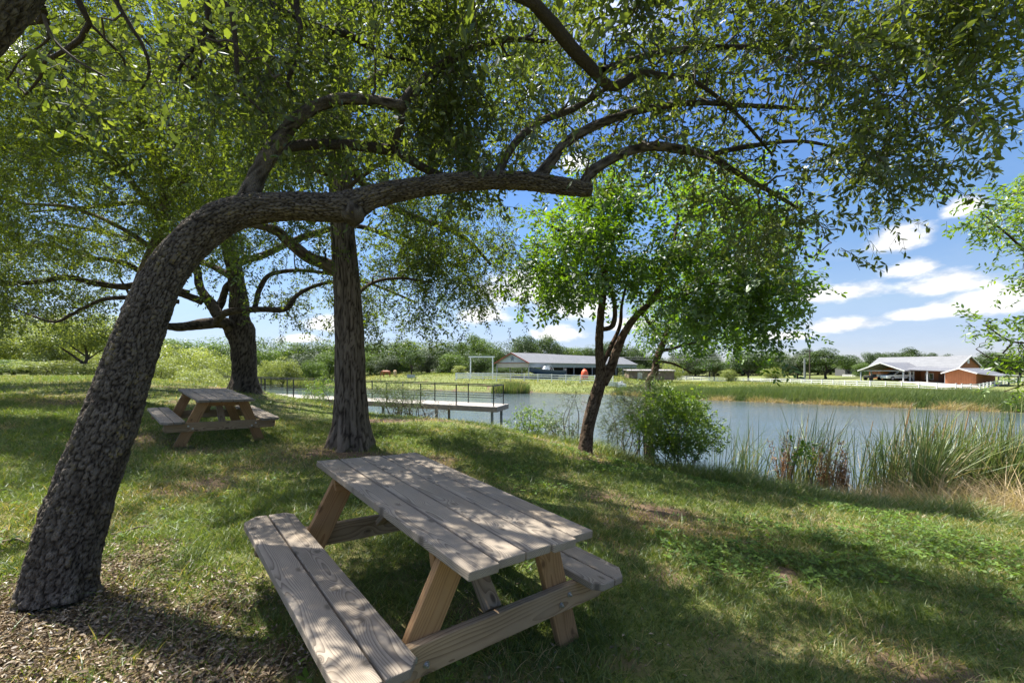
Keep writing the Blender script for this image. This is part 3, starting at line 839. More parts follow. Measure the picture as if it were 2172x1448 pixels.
def crown(name, parent, rng, ends, tubes, wood, variants, leafmat, twigmat, nper, spread, density=None, droop=.25, along=True, tintamp=.2, big_out=None, outscale=1.0):
    pos, dirs = [], []
    for c, d in ends:
        n = rng.poisson(nper)
        o = rng.normal(size=(n, 3)) * np.array(spread) * .55
        pos.append(c + o); dd = o / (np.linalg.norm(o, axis=1)[:, None] + .05) + .6 * d / (np.linalg.norm(d) + .05) + rng.normal(0, .45, (n, 3)); dd[:, 2] -= droop
        dirs.append(dd)
    if along:
        for p, r in tubes:
            n = rng.poisson(nper * .35); t = rng.uniform(.35, 1, n) * (len(p) - 1); i = np.minimum(t.astype(int), len(p) - 2); f = (t - i)[:, None]
            pos.append(p[i] * (1 - f) + p[i + 1] * f + rng.normal(0, .05, (n, 3))); dd = rng.normal(size=(n, 3)) + (p[-1] - p[0]) / (np.linalg.norm(p[-1] - p[0]) + .01); dd[:, 2] -= droop; dirs.append(dd)
    pos = np.concatenate(pos); dirs = np.concatenate(dirs)
    if density is not None:
        k = rng.random(len(pos)) < density(pos); pos, dirs = pos[k], dirs[k]
    sc = rng.uniform(.8, 1.25, len(pos))
    iv = in_view(pos)
    # leaves over our heads, outside every view, are fewer and larger: they only cast shade
    if outscale != 1.0:
        keep = iv | (rng.random(len(pos)) < 1 / outscale ** 2); pos, dirs, sc, iv = pos[keep], dirs[keep], sc[keep], iv[keep]
        sc = np.where(iv, sc, sc * outscale)
    ts = tintamp * (fbm(pos[:, 0] * 1.1 + pos[:, 2] * .7, pos[:, 1] * 1.1 - pos[:, 2] * .6, 61, 3) - .5) * 2
    V, Fq, M, T = place_sprigs(variants, pos, dirs, sc, ts, rng)
    F4, M4 = [Fq], [M]
    if wood:                                       # the fine branchlets that carry the leaves
        wv, wf, _ = join(wood)
        for f in wf: F4.append(f + len(V)); M4.append(np.ones(len(f), int))
        V = np.concatenate([V, wv]); T = np.concatenate([T, np.full(len(wv), .5)])
    me = np_mesh(name, V - np.array(parent.location), F4, [leafmat, twigmat], M4, attrs={'tint': T})
    return mobj(name, me, parent)
# ================================================================== THE NEAR TREES
BARK_OAK = bark_mat('live_oak_bark', (.010, .008, .006), (.064, .053, .042), (.155, .134, .110), (.22, .175, .035), .020, .040, .6)
BARK_OAK2 = bark_mat('dark_oak_bark', (.010, .008, .007), (.050, .040, .032), (.115, .096, .078), None, .035, .07)
BARK_ELM = bark_mat('elm_bark', (.022, .016, .011), (.100, .077, .056), (.20, .160, .120), None, .022, .12)
BARK_ASH = bark_mat('young_bark', (.020, .012, .008), (.085, .056, .038), (.17, .125, .092), None, .018, .06)
TWIG = simple('twig_bark', (.062, .050, .038), .9, var=.3, scale=8)
LEAF_OAK = leaf_mat('oak_leaf', [(0, (.037, .058, .017)), (.5, (.069, .098, .026)), (.85, (.102, .134, .034)), (1, (.16, .19, .05))], (2.3, 2.2, .7), .48, .04)
LEAF_ELM = leaf_mat('elm_leaf', [(0, (.037, .061, .012)), (.5, (.070, .106, .018)), (.85, (.106, .148, .024)), (1, (.16, .20, .035))], (2.3, 2.2, .5), .50, .03)
LEAF_LIGHT = leaf_mat('light_elm_leaf', [(0, (.056, .086, .012)), (.5, (.096, .136, .020)), (.85, (.140, .180, .026)), (1, (.20, .23, .035))], (2.25, 2.1, .5), .54, .03)
LEAF_ASH = leaf_mat('ash_leaf', [(0, (.036, .070, .010)), (.5, (.070, .128, .015)), (.85, (.108, .180, .020)), (1, (.15, .20, .03))], (2.25, 2.25, .5), .55, .05)
LEAF_BUSH = leaf_mat('bush_leaf', [(0, (.050, .100, .012)), (.5, (.100, .180, .018)), (1, (.18, .25, .03))], (2.0, 1.9, .5), .48, .05)
LEAF_FINE = leaf_mat('feathery_leaf', [(0, (.042, .074, .022)), (.5, (.080, .125, .036)), (1, (.13, .175, .055))], (1.5, 1.5, .8), .4, .05)

def limb(*rows):
    """rows of (px, py, Y, half width in px) -> (points, radii)"""
    a = np.array(rows, float)
    pts = np.stack([(a[:, 0] - CX) / F * a[:, 2], a[:, 2], H - (a[:, 1] - CY) / F * a[:, 2]], 1)
    return pts, a[:, 3] / F * a[:, 2] / np.sqrt(1 + ((a[:, 0] - CX) / F) ** 2)      # the wide lens stretches what stands off axis

def poly_clusters(rng, poly, n, Y0, Y1, gap=0.0, gscale=130., seed=0):
    """cluster centres through the crown volume seen inside an outline"""
    poly = np.array(poly, float); lo, hi = poly.min(0), poly.max(0); out = []
    while len(out) < n:
        q = rng.uniform(lo, hi, (n * 3, 2)); ins = np.zeros(len(q), bool)
        for i in range(len(poly)):
            a, b = poly[i], poly[i - 1]
            c = (a[1] > q[:, 1]) != (b[1] > q[:, 1])
            with np.errstate(divide='ignore', invalid='ignore'):
                ins ^= c & (q[:, 0] < (b[0] - a[0]) * (q[:, 1] - a[1]) / (b[1] - a[1]) + a[0])
        if gap: ins &= fbm(q[:, 0] / gscale, q[:, 1] / gscale, seed, 3) > gap
        q = q[ins]; Y = rng.uniform(Y0, Y1, len(q))
        out += list(np.stack([(q[:, 0] - CX) / F * Y, Y, H - (q[:, 1] - CY) / F * Y], 1))
    return np.array(out[:n])

def layer_clusters(rng, poly, n, z0, z1, Y0, Y1, gap=0.0, gscale=130., seed=0):
    """cluster centres in a level leafy storey between heights z0 and z1"""
    out = []; left = 60
    while len(out) < n and left:
        left -= 1
        c = poly_clusters(rng, poly, n * 2, 1, 1.0001, gap, gscale, seed)
        t = rng.uniform(z0, z1, len(c)); Y = (t - H) / np.maximum(c[:, 2] - H, .02)
        k = (Y > Y0) & (Y < Y1)
        out += list(np.stack([c[k, 0] * Y[k], Y[k], t[k]], 1))
    return np.array(out[:n])

def tree(name, label, cat, base, trunk, limbs, bark, barkcfg, clusters, rng, leafargs, nside=(40, 10), group=None, extra_fn=None, twig=None, grow_kw={}):
    root = thing(name, label, cat, (base[0], base[1], base[2]), group=group)
    tp = []
    for (pts, rad), cfg in trunk:
        tp.append(tube(pts, rad, nside[0], cfg.get('step', .05), barkcfg, cfg.get('flare'), cfg.get('lump', .05), seed=int(rng.integers(1, 99))))
    wood_obj('trunk', tp, bark, root)
    for pts, rad in limbs:
        big = float(np.max(rad)) > .045
        wood_obj('limb', [tube(pts, rad, max(8, nside[1]) if not big else max(nside[1], 18), .05 if big else .08, (barkcfg[0], barkcfg[1], barkcfg[2] * .7) if big and barkcfg else None, None, .10, seed=int(rng.integers(1, 99)))], bark, root)
    sk = [t[0] for t in trunk] + limbs
    parts, ends, tubes = grow(rng, limbs if limbs else sk, clusters, **grow_kw)
    crown('crown', root, rng, ends, tubes, parts, **leafargs)
    return root

def build_main_oak():
    rng = np.random.default_rng(5)
    trunk = limb((126, 1270, 2.36, 84), (132, 1225, 2.38, 80), (152, 1130, 2.42, 78), (187, 1024, 2.47, 73), (226, 910, 2.53, 66), (264, 800, 2.6, 59), (300, 700, 2.66, 54), (338, 605, 2.72, 47), (388, 533, 2.8, 44), (455, 475, 2.88, 42), (530, 446, 2.95, 36), (620, 438, 3.0, 31), (690, 440, 3.03, 31), (742, 437, 3.06, 32), (800, 415, 3.1, 23), (900, 395, 3.15, 20), (1000, 384, 3.2, 19), (1100, 383, 3.26, 18), (1180, 393, 3.3, 18), (1235, 401, 3.33, 15), (1254, 403, 3.34, 13))
    limbs = [
        limb((728, 430, 3.05, 25), (745, 448, 3.03, 25), (752, 464, 3.0, 20)),                       # sawn knob
        limb((520, 450, 2.95, 32), (535, 398, 3.0, 22), (560, 345, 3.05, 18), (600, 285, 3.1, 16), (650, 238, 3.15, 14), (720, 211, 3.2, 12.5), (790, 214, 3.25, 11.5), (858, 226, 3.3, 12)),
        limb((850, 228, 3.3, 12), (880, 190, 3.35, 12), (935, 140, 3.4, 10), (1000, 105, 3.5, 8), (1070, 85, 3.6, 6), (1160, 88, 3.7, 4)),
        limb((858, 226, 3.3, 8), (848, 270, 3.35, 8), (838, 318, 3.42, 7), (880, 345, 3.5, 9), (930, 372, 3.6, 9), (965, 380, 3.62, 6)),
        limb((572, 322, 3.07, 14), (640, 308, 3.25, 12), (740, 308, 3.4, 12), (838, 320, 3.48, 11)),
        limb((1052, 385, 3.24, 9), (1070, 340, 3.28, 8), (1100, 295, 3.32, 8), (1150, 256, 3.4, 7), (1215, 232, 3.5, 7), (1275, 195, 3.7, 5), (1330, 160, 3.9, 3)),
        limb((1135, 388, 3.28, 15), (1170, 340, 3.34, 11), (1210, 295, 3.4, 10), (1290, 255, 3.55, 9), (1385, 228, 3.8, 7), (1480, 218, 4.0, 6), (1600, 225, 4.3, 5), (1730, 232, 4.6, 4)),
        limb((1238, 402, 3.33, 13), (1243, 378, 3.34, 12), (1275, 350, 3.38, 11), (1330, 322, 3.48, 10), (1385, 310, 3.6, 10), (1450, 318, 3.75, 9), (1500, 330, 3.85, 8), (1560, 365, 4.0, 6), (1640, 410, 4.2, 5), (1690, 440, 4.3, 3)),
        limb((1500, 330, 3.85, 6), (1580, 312, 4.1, 6), (1700, 300, 4.5, 4), (1800, 320, 4.8, 3)),
    ]
    cl = [layer_clusters(rng, [(1150, -220), (2260, -220), (2180, 200), (2080, 320), (1960, 410), (1880, 520), (1770, 540), (1640, 500), (1520, 430), (1400, 380), (1300, 330), (1180, 330), (1060, 300), (900, 200), (650, 100), (600, -220)], 175, 3.0, 4.7, 2.8, 5.8, .36, 150, 3),
          poly_clusters(rng, [(1560, 380), (1900, 330), (1960, 420), (1860, 540), (1640, 590), (1540, 500)], 19, 3.6, 4.6),
          poly_clusters(rng, [(1850, 60), (2120, 60), (2110, 320), (1950, 400), (1800, 330)], 9, 3.3, 4.4),
          poly_clusters(rng, [(560, 160), (1150, 120), (1200, 360), (900, 400), (560, 330)], 64, 3.4, 4.8, .3, 120, 8),
          poly_clusters(rng, [(380, -80), (1150, -80), (1150, 160), (560, 200), (380, 300)], 34, 3.0, 4.6)]
    # the part of the crown over our heads
    k = 22
    o = np.stack([rng.uniform(-3.2, 5.5, k), rng.uniform(-1.5, 4.5, k), rng.uniform(3.6, 5.2, k)], 1)
    o = o[fbm(o[:, 0] * .55, o[:, 1] * .55, 19, 3) > .50]; cl.append(o[~in_view(o, 60)])
    cl = np.concatenate(cl)
    cpx = CX + cl[:, 0] / np.maximum(cl[:, 1], .3) * F          # the crown thins out towards the water
    cl = cl[rng.random(len(cl)) < np.interp(cpx, [1250, 1600, 1900], [1, .8, .8])]
    v = [make_sprig(rng, .30, 17, .062, .025, 6, .35) for _ in range(9)]
    b = (TRUNK_XY[0], TRUNK_XY[1], gz1(*TRUNK_XY))
    return tree('leaning_oak', 'rough barked oak leaning over the near picnic table with one long horizontal limb', 'tree', b, [(trunk, dict(step=.0125, flare=(.13, .17, 5), lump=.06))], limbs, BARK_OAK, (.024, .036, .010), cl, rng,
        dict(variants=v, leafmat=LEAF_OAK, twigmat=TWIG, density=sun_gaps(.47, .54), nper=19, spread=(.38, .38, .26), droop=.3, outscale=1.9), nside=(150, 12), grow_kw=dict(kink=.2, up=.12, nside=5, r_max=.024, thick=1.25))

def build_straight_tree():
    rng = np.random.default_rng(8)
    g = G(745, 946); Y = float(g[1]); print('straight tree', g)
    trunk = limb((745, 962, Y, 50), (745, 935, Y, 44), (744, 880, Y, 37), (743, 800, Y, 33), (740, 700, Y, 31), (735, 600, Y, 28), (728, 500, Y, 26), (723, 400, Y, 25), (722, 330, Y, 24), (722, 230, Y + .1, 22), (728, 120, Y + .2, 19), (735, 0, Y + .3, 16), (740, -160, Y + .3, 11), (735, -330, Y + .3, 6))
    limbs = [
        limb((722, 578, Y, 14), (690, 560, Y - .05, 16), (650, 543, Y - .15, 14), (610, 510, Y - .25, 12), (585, 488, Y - .4, 11), (540, 478, Y - .8, 7), (470, 455, Y - 1, 5)),
        limb((725, 345, Y, 12), (690, 365, Y - .1, 10), (640, 330, Y - .3, 7), (560, 250, Y - .6, 5), (480, 180, Y - .7, 4)),
        limb((722, 250, Y, 12), (780, 180, Y + .2, 10), (850, 130, Y + .3, 8), (960, 60, Y + .3, 6), (1060, -40, Y + .4, 4)),
        limb((730, 120, Y + .2, 10), (660, 60, Y, 8), (560, 20, Y - .2, 6), (440, -30, Y - .3, 4)),
        limb((724, 330, Y, 9), (800, 420, Y + .6, 7), (880, 460, Y + .9, 6), (980, 500, Y + 1.1, 4), (1040, 560, Y + 1.2, 3)),
        limb((738, 640, Y, 5), (790, 600, Y + .4, 4), (850, 590, Y + .7, 3), (920, 600, Y + .9, 2)),
        limb((728, 60, Y + .2, 10), (800, -60, Y + .3, 8), (900, -200, Y + .3, 5)),
        limb((735, -100, Y + .3, 9), (640, -220, Y + .1, 6), (520, -330, Y, 4)),
        limb((722, 420, Y, 6), (760, 380, Y - .2, 5), (840, 330, Y - .3, 4), (950, 300, Y - .3, 3)),
    ]
    cl = [layer_clusters(rng, [(320, -120), (1220, -120), (1180, 150), (1120, 330), (900, 420), (620, 440), (420, 380), (300, 150)], 165, 4.2, 7.4, Y - 1.8, Y + 2.6, .36, 150, 4),
          poly_clusters(rng, [(790, 430), (1110, 420), (1090, 560), (1040, 640), (980, 600), (900, 560), (800, 520)], 46, Y - .2, Y + 2.4, .3, 90, 6),
          poly_clusters(rng, [(770, 540), (980, 560), (960, 640), (900, 700), (800, 640), (770, 600)], 16, Y + .0, Y + 2.0),
          poly_clusters(rng, [(480, 430), (700, 430), (690, 560), (560, 600), (470, 520)], 14, Y - .9, Y + .4)]
    k = 34
    o = np.stack([rng.uniform(-6.5, 1.2, k), rng.uniform(4.5, 10, k), rng.uniform(7, 10.5, k)], 1)
    o = o[fbm(o[:, 0] * .4, o[:, 1] * .4, 29, 3) > .42]; cl.append(o[~in_view(o, 60)])
    v = [make_sprig(rng, .36, 20, .062, .030, 4, .35) for _ in range(9)]
    return tree('elm_tree', 'straight trunked tree standing between the two picnic tables', 'tree', g, [(trunk, dict(step=.03, flare=(.22, .55, 6), lump=.04))], limbs, BARK_ELM, (.030, .42, .013), np.concatenate(cl), rng,
        dict(variants=v, leafmat=LEAF_ELM, twigmat=TWIG, density=sun_gaps(.46, .53), nper=27, spread=(.62, .62, .46), droop=.4, outscale=2.2), nside=(84, 10), grow_kw=dict(kink=.2, up=.1, nside=5, r_max=.05, thick=1.7))

def build_live_oak():
    rng = np.random.default_rng(21)
    g = G(517, 830); Y = float(g[1]); print('live oak', g)
    trunk = limb((517, 845, Y, 52), (518, 825, Y, 34), (519, 790, Y, 27), (517, 740, Y, 27), (512, 700, Y, 30), (508, 670, Y, 22), (505, 620, Y, 19), (495, 560, Y, 17), (480, 500, Y - .1, 15), (470, 440, Y, 13), (450, 360, Y, 10), (440, 260, Y, 6))
    limbs = [
        limb((500, 715, Y, 20), (485, 690, Y - .3, 17), (468, 684, Y - .5, 14), (430, 687, Y - .8, 13), (385, 693, Y - 1.1, 11), (340, 690, Y - 1.4, 8)),
        limb((470, 690, Y - .4, 11), (455, 655, Y - .3, 13), (425, 610, Y - .2, 10), (415, 560, Y, 8), (380, 500, Y, 6)),
        limb((458, 660, Y - .3, 9), (470, 640, Y - .1, 9), (480, 610, Y, 8), (500, 590, Y, 7)),
        limb((430, 640, Y - .3, 9), (370, 618, Y - .6, 9), (300, 605, Y - .9, 9), (262, 608, Y - 1.0, 9), (200, 600, Y - 1.1, 8), (140, 588, Y - 1.2, 8), (60, 600, Y - 1.2, 7), (-30, 600, Y - 1.2, 5)),
        limb((400, 620, Y - .5, 6), (330, 600, Y - .6, 7), (270, 560, Y - .6, 7), (190, 545, Y - .5, 6), (100, 520, Y - .4, 6), (0, 530, Y - .3, 5)),
        limb((380, 640, Y - 1, 6), (300, 632, Y - 1.4, 6), (240, 632, Y - 1.6, 6), (205, 640, Y - 1.7, 5), (150, 668, Y - 1.7, 5), (110, 682, Y - 1.8, 4), (30, 655, Y - 1.8, 3)),
        limb((455, 688, Y - .8, 7), (475, 665, Y - 1.0, 9), (510, 658, Y - 1.1, 8), (560, 656, Y - 1.1, 7), (605, 655, Y - 1.1, 7), (632, 625, Y - 1, 5), (680, 603, Y - .9, 4), (760, 590, Y - .8, 3)),
        limb((540, 655, Y - 1.1, 6), (552, 610, Y - .9, 6), (580, 580, Y - .8, 5), (660, 575, Y - .6, 4), (780, 600, Y, 3), (880, 640, Y + .3, 2)),
        limb((495, 560, Y, 10), (560, 540, Y + .3, 8), (650, 500, Y + .6, 7), (760, 480, Y + 1, 5), (860, 520, Y + 1.2, 3)),
        limb((480, 500, Y, 10), (400, 450, Y, 9), (300, 430, Y + .1, 7), (180, 440, Y, 5), (60, 450, Y, 3)),
        limb((460, 420, Y, 8), (540, 370, Y + .2, 7), (640, 330, Y + .4, 5)),
        limb((495, 590, Y, 9), (440, 560, Y + .6, 8), (360, 540, Y + 1.2, 7), (250, 500, Y + 1.6, 5), (100, 470, Y + 1.8, 4)),
    ]
    cl = [layer_clusters(rng, [(-150, 400), (80, 330), (300, 250), (520, 220), (760, 300), (900, 420), (960, 560), (940, 650), (820, 690), (700, 650), (620, 590), (520, 520), (380, 540), (200, 560), (0, 600), (-150, 640)], 300, 3.3, 7.6, Y - 2.8, Y + 3.0, .38, 110, 14),
          poly_clusters(rng, [(-100, 600), (60, 590), (250, 610), (240, 650), (120, 670), (-100, 680)], 40, Y - 2.2, Y + 1, .35, 60, 3),
          poly_clusters(rng, [(560, 600), (700, 590), (860, 620), (950, 640), (900, 720), (800, 700), (640, 690), (580, 660)], 50, Y - 1.4, Y + 1.5, .4, 50, 5)]
    k = 24
    o = np.stack([rng.uniform(-16, -3, k), rng.uniform(9, 18, k), rng.uniform(8.5, 11.5, k)], 1); cl.append(o)
    v = [make_sprig(rng, .42, 20, .085, .040, 4, .3) for _ in range(8)]
    return tree('live_oak', 'dark spreading oak with low crooked limbs behind the far picnic table', 'tree', g, [(trunk, dict(step=.06, flare=(.25, .5, 5), lump=.08))], limbs, BARK_OAK2, (.04, .13, .016), np.concatenate(cl), rng,
        dict(variants=v, leafmat=LEAF_OAK, twigmat=TWIG, density=sun_gaps(.42, .50, 1.1), nper=19, spread=(.75, .75, .48), droop=.35), nside=(64, 12), grow_kw=dict(kink=.22, up=.05, nside=5, r_max=.06, thick=2.0))

def build_light_elm():
    rng = np.random.default_rng(33)
    g = G(262, 838); Y = float(g[1]); print('light elm', g)
    trunk = limb((262, 850, Y, 22), (264, 800, Y, 17), (275, 700, Y, 15), (290, 620, Y, 14), (320, 540, Y, 13), (350, 470, Y - .1, 12), (340, 380, Y - .3, 10), (300, 250, Y - .4, 8), (270, 100, Y - .4, 6), (260, -80, Y - .4, 4))
    limbs = [
        limb((352, 480, Y, 8), (290, 400, Y - .6, 8), (240, 340, Y - .9, 7), (190, 300, Y - 1.2, 6), (100, 225, Y - 1.5, 4), (20, 190, Y - 1.7, 3)),
        limb((345, 440, Y, 8), (400, 370, Y - .5, 7), (370, 310, Y - .8, 5), (350, 230, Y - 1, 4)),
        limb((330, 530, Y, 7), (250, 480, Y - .4, 6), (150, 440, Y - .6, 5), (40, 430, Y - .7, 4), (-60, 400, Y - .7, 3)),
        limb((345, 400, Y - .2, 8), (430, 300, Y - .2, 7), (500, 180, Y - .1, 5), (540, 60, Y, 4)),
        limb((305, 260, Y - .4, 7), (200, 160, Y - .7, 5), (110, 60, Y - .9, 3)),
        limb((290, 200, Y - .4, 6), (380, 100, Y - .3, 4), (430, 0, Y - .2, 3)),
    ]
    cl = [layer_clusters(rng, [(-150, -150), (640, -150), (620, 150), (560, 330), (470, 430), (380, 520), (200, 560), (-150, 540)], 320, 3.8, 8.6, Y - 2.8, Y + 1.6, .33, 140, 24)]
    k = 22
    o = np.stack([rng.uniform(-14, -5, k), rng.uniform(5, 12, k), rng.uniform(8.5, 12, k)], 1); cl.append(o[~in_view(o, 60)])
    v = [make_sprig(rng, .40, 30, .056, .025, 4, .4, 3) for _ in range(8)]
    return tree('light_elm', 'bright yellow green leaved tree behind the leaning trunk filling the upper left', 'tree', g, [(trunk, dict(step=.06, flare=(.25, .3, 5), lump=.05))], limbs, BARK_ELM, (.04, .2, .012), np.concatenate(cl), rng,
        dict(variants=v, leafmat=LEAF_LIGHT, twigmat=TWIG, density=sun_gaps(.45, .52, 1.1), nper=25, spread=(.65, .65, .48), droop=.3, outscale=2.0), nside=(40, 10), grow_kw=dict(kink=.2, up=.08, nside=5, r_max=.055, thick=1.9))

def build_overhang():
    rng = np.random.default_rng(41)
    bx, by = -4.0, 1.55
    g = np.array([bx, by, gz1(bx, by)])
    top = P(-62, 60, 1.55)
    pts = np.array([g - [0, 0, .1], g + [0.1, 0, .6], g + [.75, 0, 1.6], top + [-.45, 0, -.25], top, top + [.22, 0.05, .5], top + [.40, .1, 1.2], top + [.9, .2, 2.0], top + [2.0, .6, 2.6], top + [3.4, 1.2, 2.75]])
    rad = np.array([.24, .18, .14, .10, .082, .095, .085, .075, .06, .05])
    limbs = [
        limb((60, -60, 1.75, 14), (80, -10, 1.8, 12), (92, 25, 1.85, 10), (85, 45, 1.9, 8), (60, 52, 1.9, 3)),
        limb((160, -70, 2.0, 13), (165, 0, 2.0, 10), (190, 50, 2.05, 8), (172, 82, 2.1, 7), (130, 112, 2.15, 6), (95, 132, 2.2, 5), (85, 165, 2.25, 4), (55, 200, 2.3, 3)),
        limb((190, 50, 2.05, 5), (225, 85, 2.1, 4), (245, 105, 2.15, 4), (262, 125, 2.2, 3), (268, 150, 2.25, 2)),
        limb((100, 40, 1.9, 4), (105, 80, 1.95, 4), (90, 95, 2.0, 3), (40, 130, 2.1, 2.5), (15, 170, 2.1, 2)),
        limb((1090, -60, 2.6, 13), (1130, 5, 2.7, 13), (1170, 50, 2.85, 13), (1215, 105, 3.0, 13), (1250, 140, 3.1, 12), (1290, 182, 3.2, 10), (1320, 178, 3.3, 9), (1355, 155, 3.4, 8), (1400, 160, 3.5, 7), (1470, 172, 3.6, 5), (1560, 240, 3.8, 4), (1640, 330, 4.0, 3)),
        limb((1278, 150, 3.18, 8), (1340, 128, 3.4, 7), (1400, 112, 3.6, 7), (1480, 102, 3.9, 6), (1600, 100, 4.2, 6), (1770, 98, 4.6, 5), (1880, 55, 5.0, 4), (1990, 20, 5.3, 3)),
        limb((480, -60, 2.6, 8), (490, 20, 2.65, 7), (500, 90, 2.7, 6), (504, 165, 2.75, 5), (522, 204, 2.8, 4), (560, 240, 2.85, 2.5)),
        limb((640, -50, 3.2, 7), (638, 70, 3.2, 6), (622, 140, 3.2, 5), (610, 178, 3.2, 4), (622, 204, 3.2, 2.5)),
        limb((560, -50, 3.4, 11), (600, 25, 3.5, 10), (680, 60, 3.6, 9), (740, 75, 3.7, 8), (810, 115, 3.8, 6), (880, 130, 3.9, 3)),
        limb((250, -60, 2.3, 8), (262, 30, 2.35, 6), (300, 90, 2.4, 5), (318, 150, 2.45, 4), (300, 190, 2.5, 2.5)),
        limb((443, 50, 3.0, 6), (405, 110, 3.0, 5), (380, 145, 3.0, 4), (372, 175, 3.0, 2)),
        limb((444, 75, 3.0, 6), (412, 160, 3.0, 5), (388, 182, 3.0, 3)),
        limb((450, -80, 2.9, 9), (440, 0, 2.95, 8), (445, 60, 3.0, 7), (455, 90, 3.05, 6), (510, 120, 3.1, 3), (520, 200, 3.1, 3)),
    ]
    root_top = top + [2.0, .6, 2.6]
    for i, a in ((0, pts[5]), (1, pts[6]), (4, pts[9]), (6, pts[8]), (7, pts[8]), (8, pts[9]), (9, pts[7]), (12, pts[8])):   # carry the hanging limbs up to the leader above the frame
        p, r = limbs[i]; limbs[i] = (np.concatenate([[a], [(a + p[0]) / 2 + [0, 0, .15]], p]), np.concatenate([[r[0] * 1.2, r[0] * 1.1], r]))
    cl = [poly_clusters(rng, [(20, -60), (300, -60), (280, 120), (200, 200), (40, 200)], 5, 1.9, 2.4),
          poly_clusters(rng, [(1150, -120), (1900, -120), (2000, 30), (1800, 140), (1650, 330), (1450, 230), (1300, 220)], 60, 3.2, 5.0, .4, 120, 2),
          poly_clusters(rng, [(280, 60), (640, 90), (650, 230), (520, 270), (300, 210)], 11, 2.6, 3.3),
          poly_clusters(rng, [(420, -60), (620, -60), (600, 150), (480, 220)], 6, 2.9, 3.3)]
    k = 18
    o = np.stack([rng.uniform(-5.5, 1.5, k), rng.uniform(-1.5, 3.2, k), rng.uniform(3.6, 5.6, k)], 1); o = o[fbm(o[:, 0] * .6, o[:, 1] * .6, 49, 3) > .5]; cl.append(o[~in_view(o, 80)])
    v = [make_sprig(rng, .24, 12, .058, .024, 6, .35) for _ in range(7)]
    return tree('overhanging_oak', 'dark oak trunk at the upper left corner with crooked limbs hanging into the top', 'tree', g, [((pts, rad), dict(step=.02, lump=.06))], limbs, BARK_OAK, (.024, .040, .009), np.concatenate(cl), rng,
        dict(variants=v, leafmat=LEAF_OAK, twigmat=TWIG, density=sun_gaps(.47, .54), nper=13, spread=(.34, .34, .25), droop=.3, outscale=1.9), nside=(72, 12), grow_kw=dict(kink=.16, up=.02, nside=5, r_max=.02))

def build_small_tree():
    rng = np.random.default_rng(52)
    g = G(1241, 960); Y = float(g[1]); print('small tree', g)
    trunk = limb((1238, 972, Y, 24), (1241, 950, Y, 19), (1247, 905, Y, 18), (1258, 860, Y, 17), (1270, 820, Y, 18), (1276, 795, Y, 17), (1272, 760, Y, 12), (1271, 720, Y, 11), (1274, 670, Y, 10), (1280, 620, Y, 9), (1283, 590, Y, 9), (1275, 560, Y, 7), (1250, 530, Y, 6), (1215, 505, Y - .2, 5), (1170, 480, Y - .3, 3))
    limbs = [
        limb((1278, 815, Y, 12), (1295, 780, Y, 13), (1308, 745, Y, 12), (1322, 710, Y, 10), (1345, 675, Y, 9), (1375, 645, Y, 8), (1395, 615, Y, 8), (1405, 570, Y, 7), (1430, 510, Y, 5), (1440, 440, Y, 4)),
        limb((1275, 700, Y, 6), (1300, 690, Y - .1, 7), (1304, 650, Y - .1, 6), (1295, 610, Y - .1, 6), (1285, 575, Y - .1, 5), (1300, 510, Y, 4), (1310, 440, Y, 3)),
        limb((1280, 770, Y, 6), (1298, 730, Y + .1, 6), (1315, 690, Y + .2, 5), (1320, 640, Y + .3, 4), (1340, 560, Y + .4, 3)),
        limb((1290, 590, Y, 5), (1250, 580, Y - .3, 4), (1200, 585, Y - .5, 3), (1140, 560, Y - .6, 2)),
        limb((1385, 632, Y, 5), (1440, 630, Y - .2, 4), (1520, 600, Y - .4, 3), (1600, 600, Y - .4, 2)),
        limb((1405, 570, Y, 5), (1480, 520, Y + .2, 4), (1560, 480, Y + .3, 3)),
    ]
    trunk = (trunk[0], trunk[1] * .76); limbs = [(p, r * .78) for p, r in limbs]
    cl = [poly_clusters(rng, [(1110, 620), (1110, 520), (1180, 440), (1260, 370), (1420, 345), (1580, 390), (1670, 470), (1700, 590), (1700, 700), (1620, 740), (1540, 700), (1470, 690), (1400, 640), (1320, 600), (1250, 640), (1170, 640)], 185, Y - 1.5, Y + 1.9, .36, 90, 4)]
    v = [make_sprig(rng, .30, 11, .105, .050, 6, .55, 1, True) for _ in range(8)]
    return tree('ash_tree', 'young bright green tree with two stems at the edge of the mown lawn', 'tree', g, [(trunk, dict(step=.03, flare=(.12, .35, 4), lump=.08))], limbs, BARK_ASH, (.03, .08, .010), np.concatenate(cl), rng,
        dict(variants=v, leafmat=LEAF_ASH, twigmat=TWIG, nper=15, spread=(.42, .42, .36), droop=.55), nside=(48, 12), grow_kw=dict(kink=.14, up=.08, nside=4, r_max=.02))

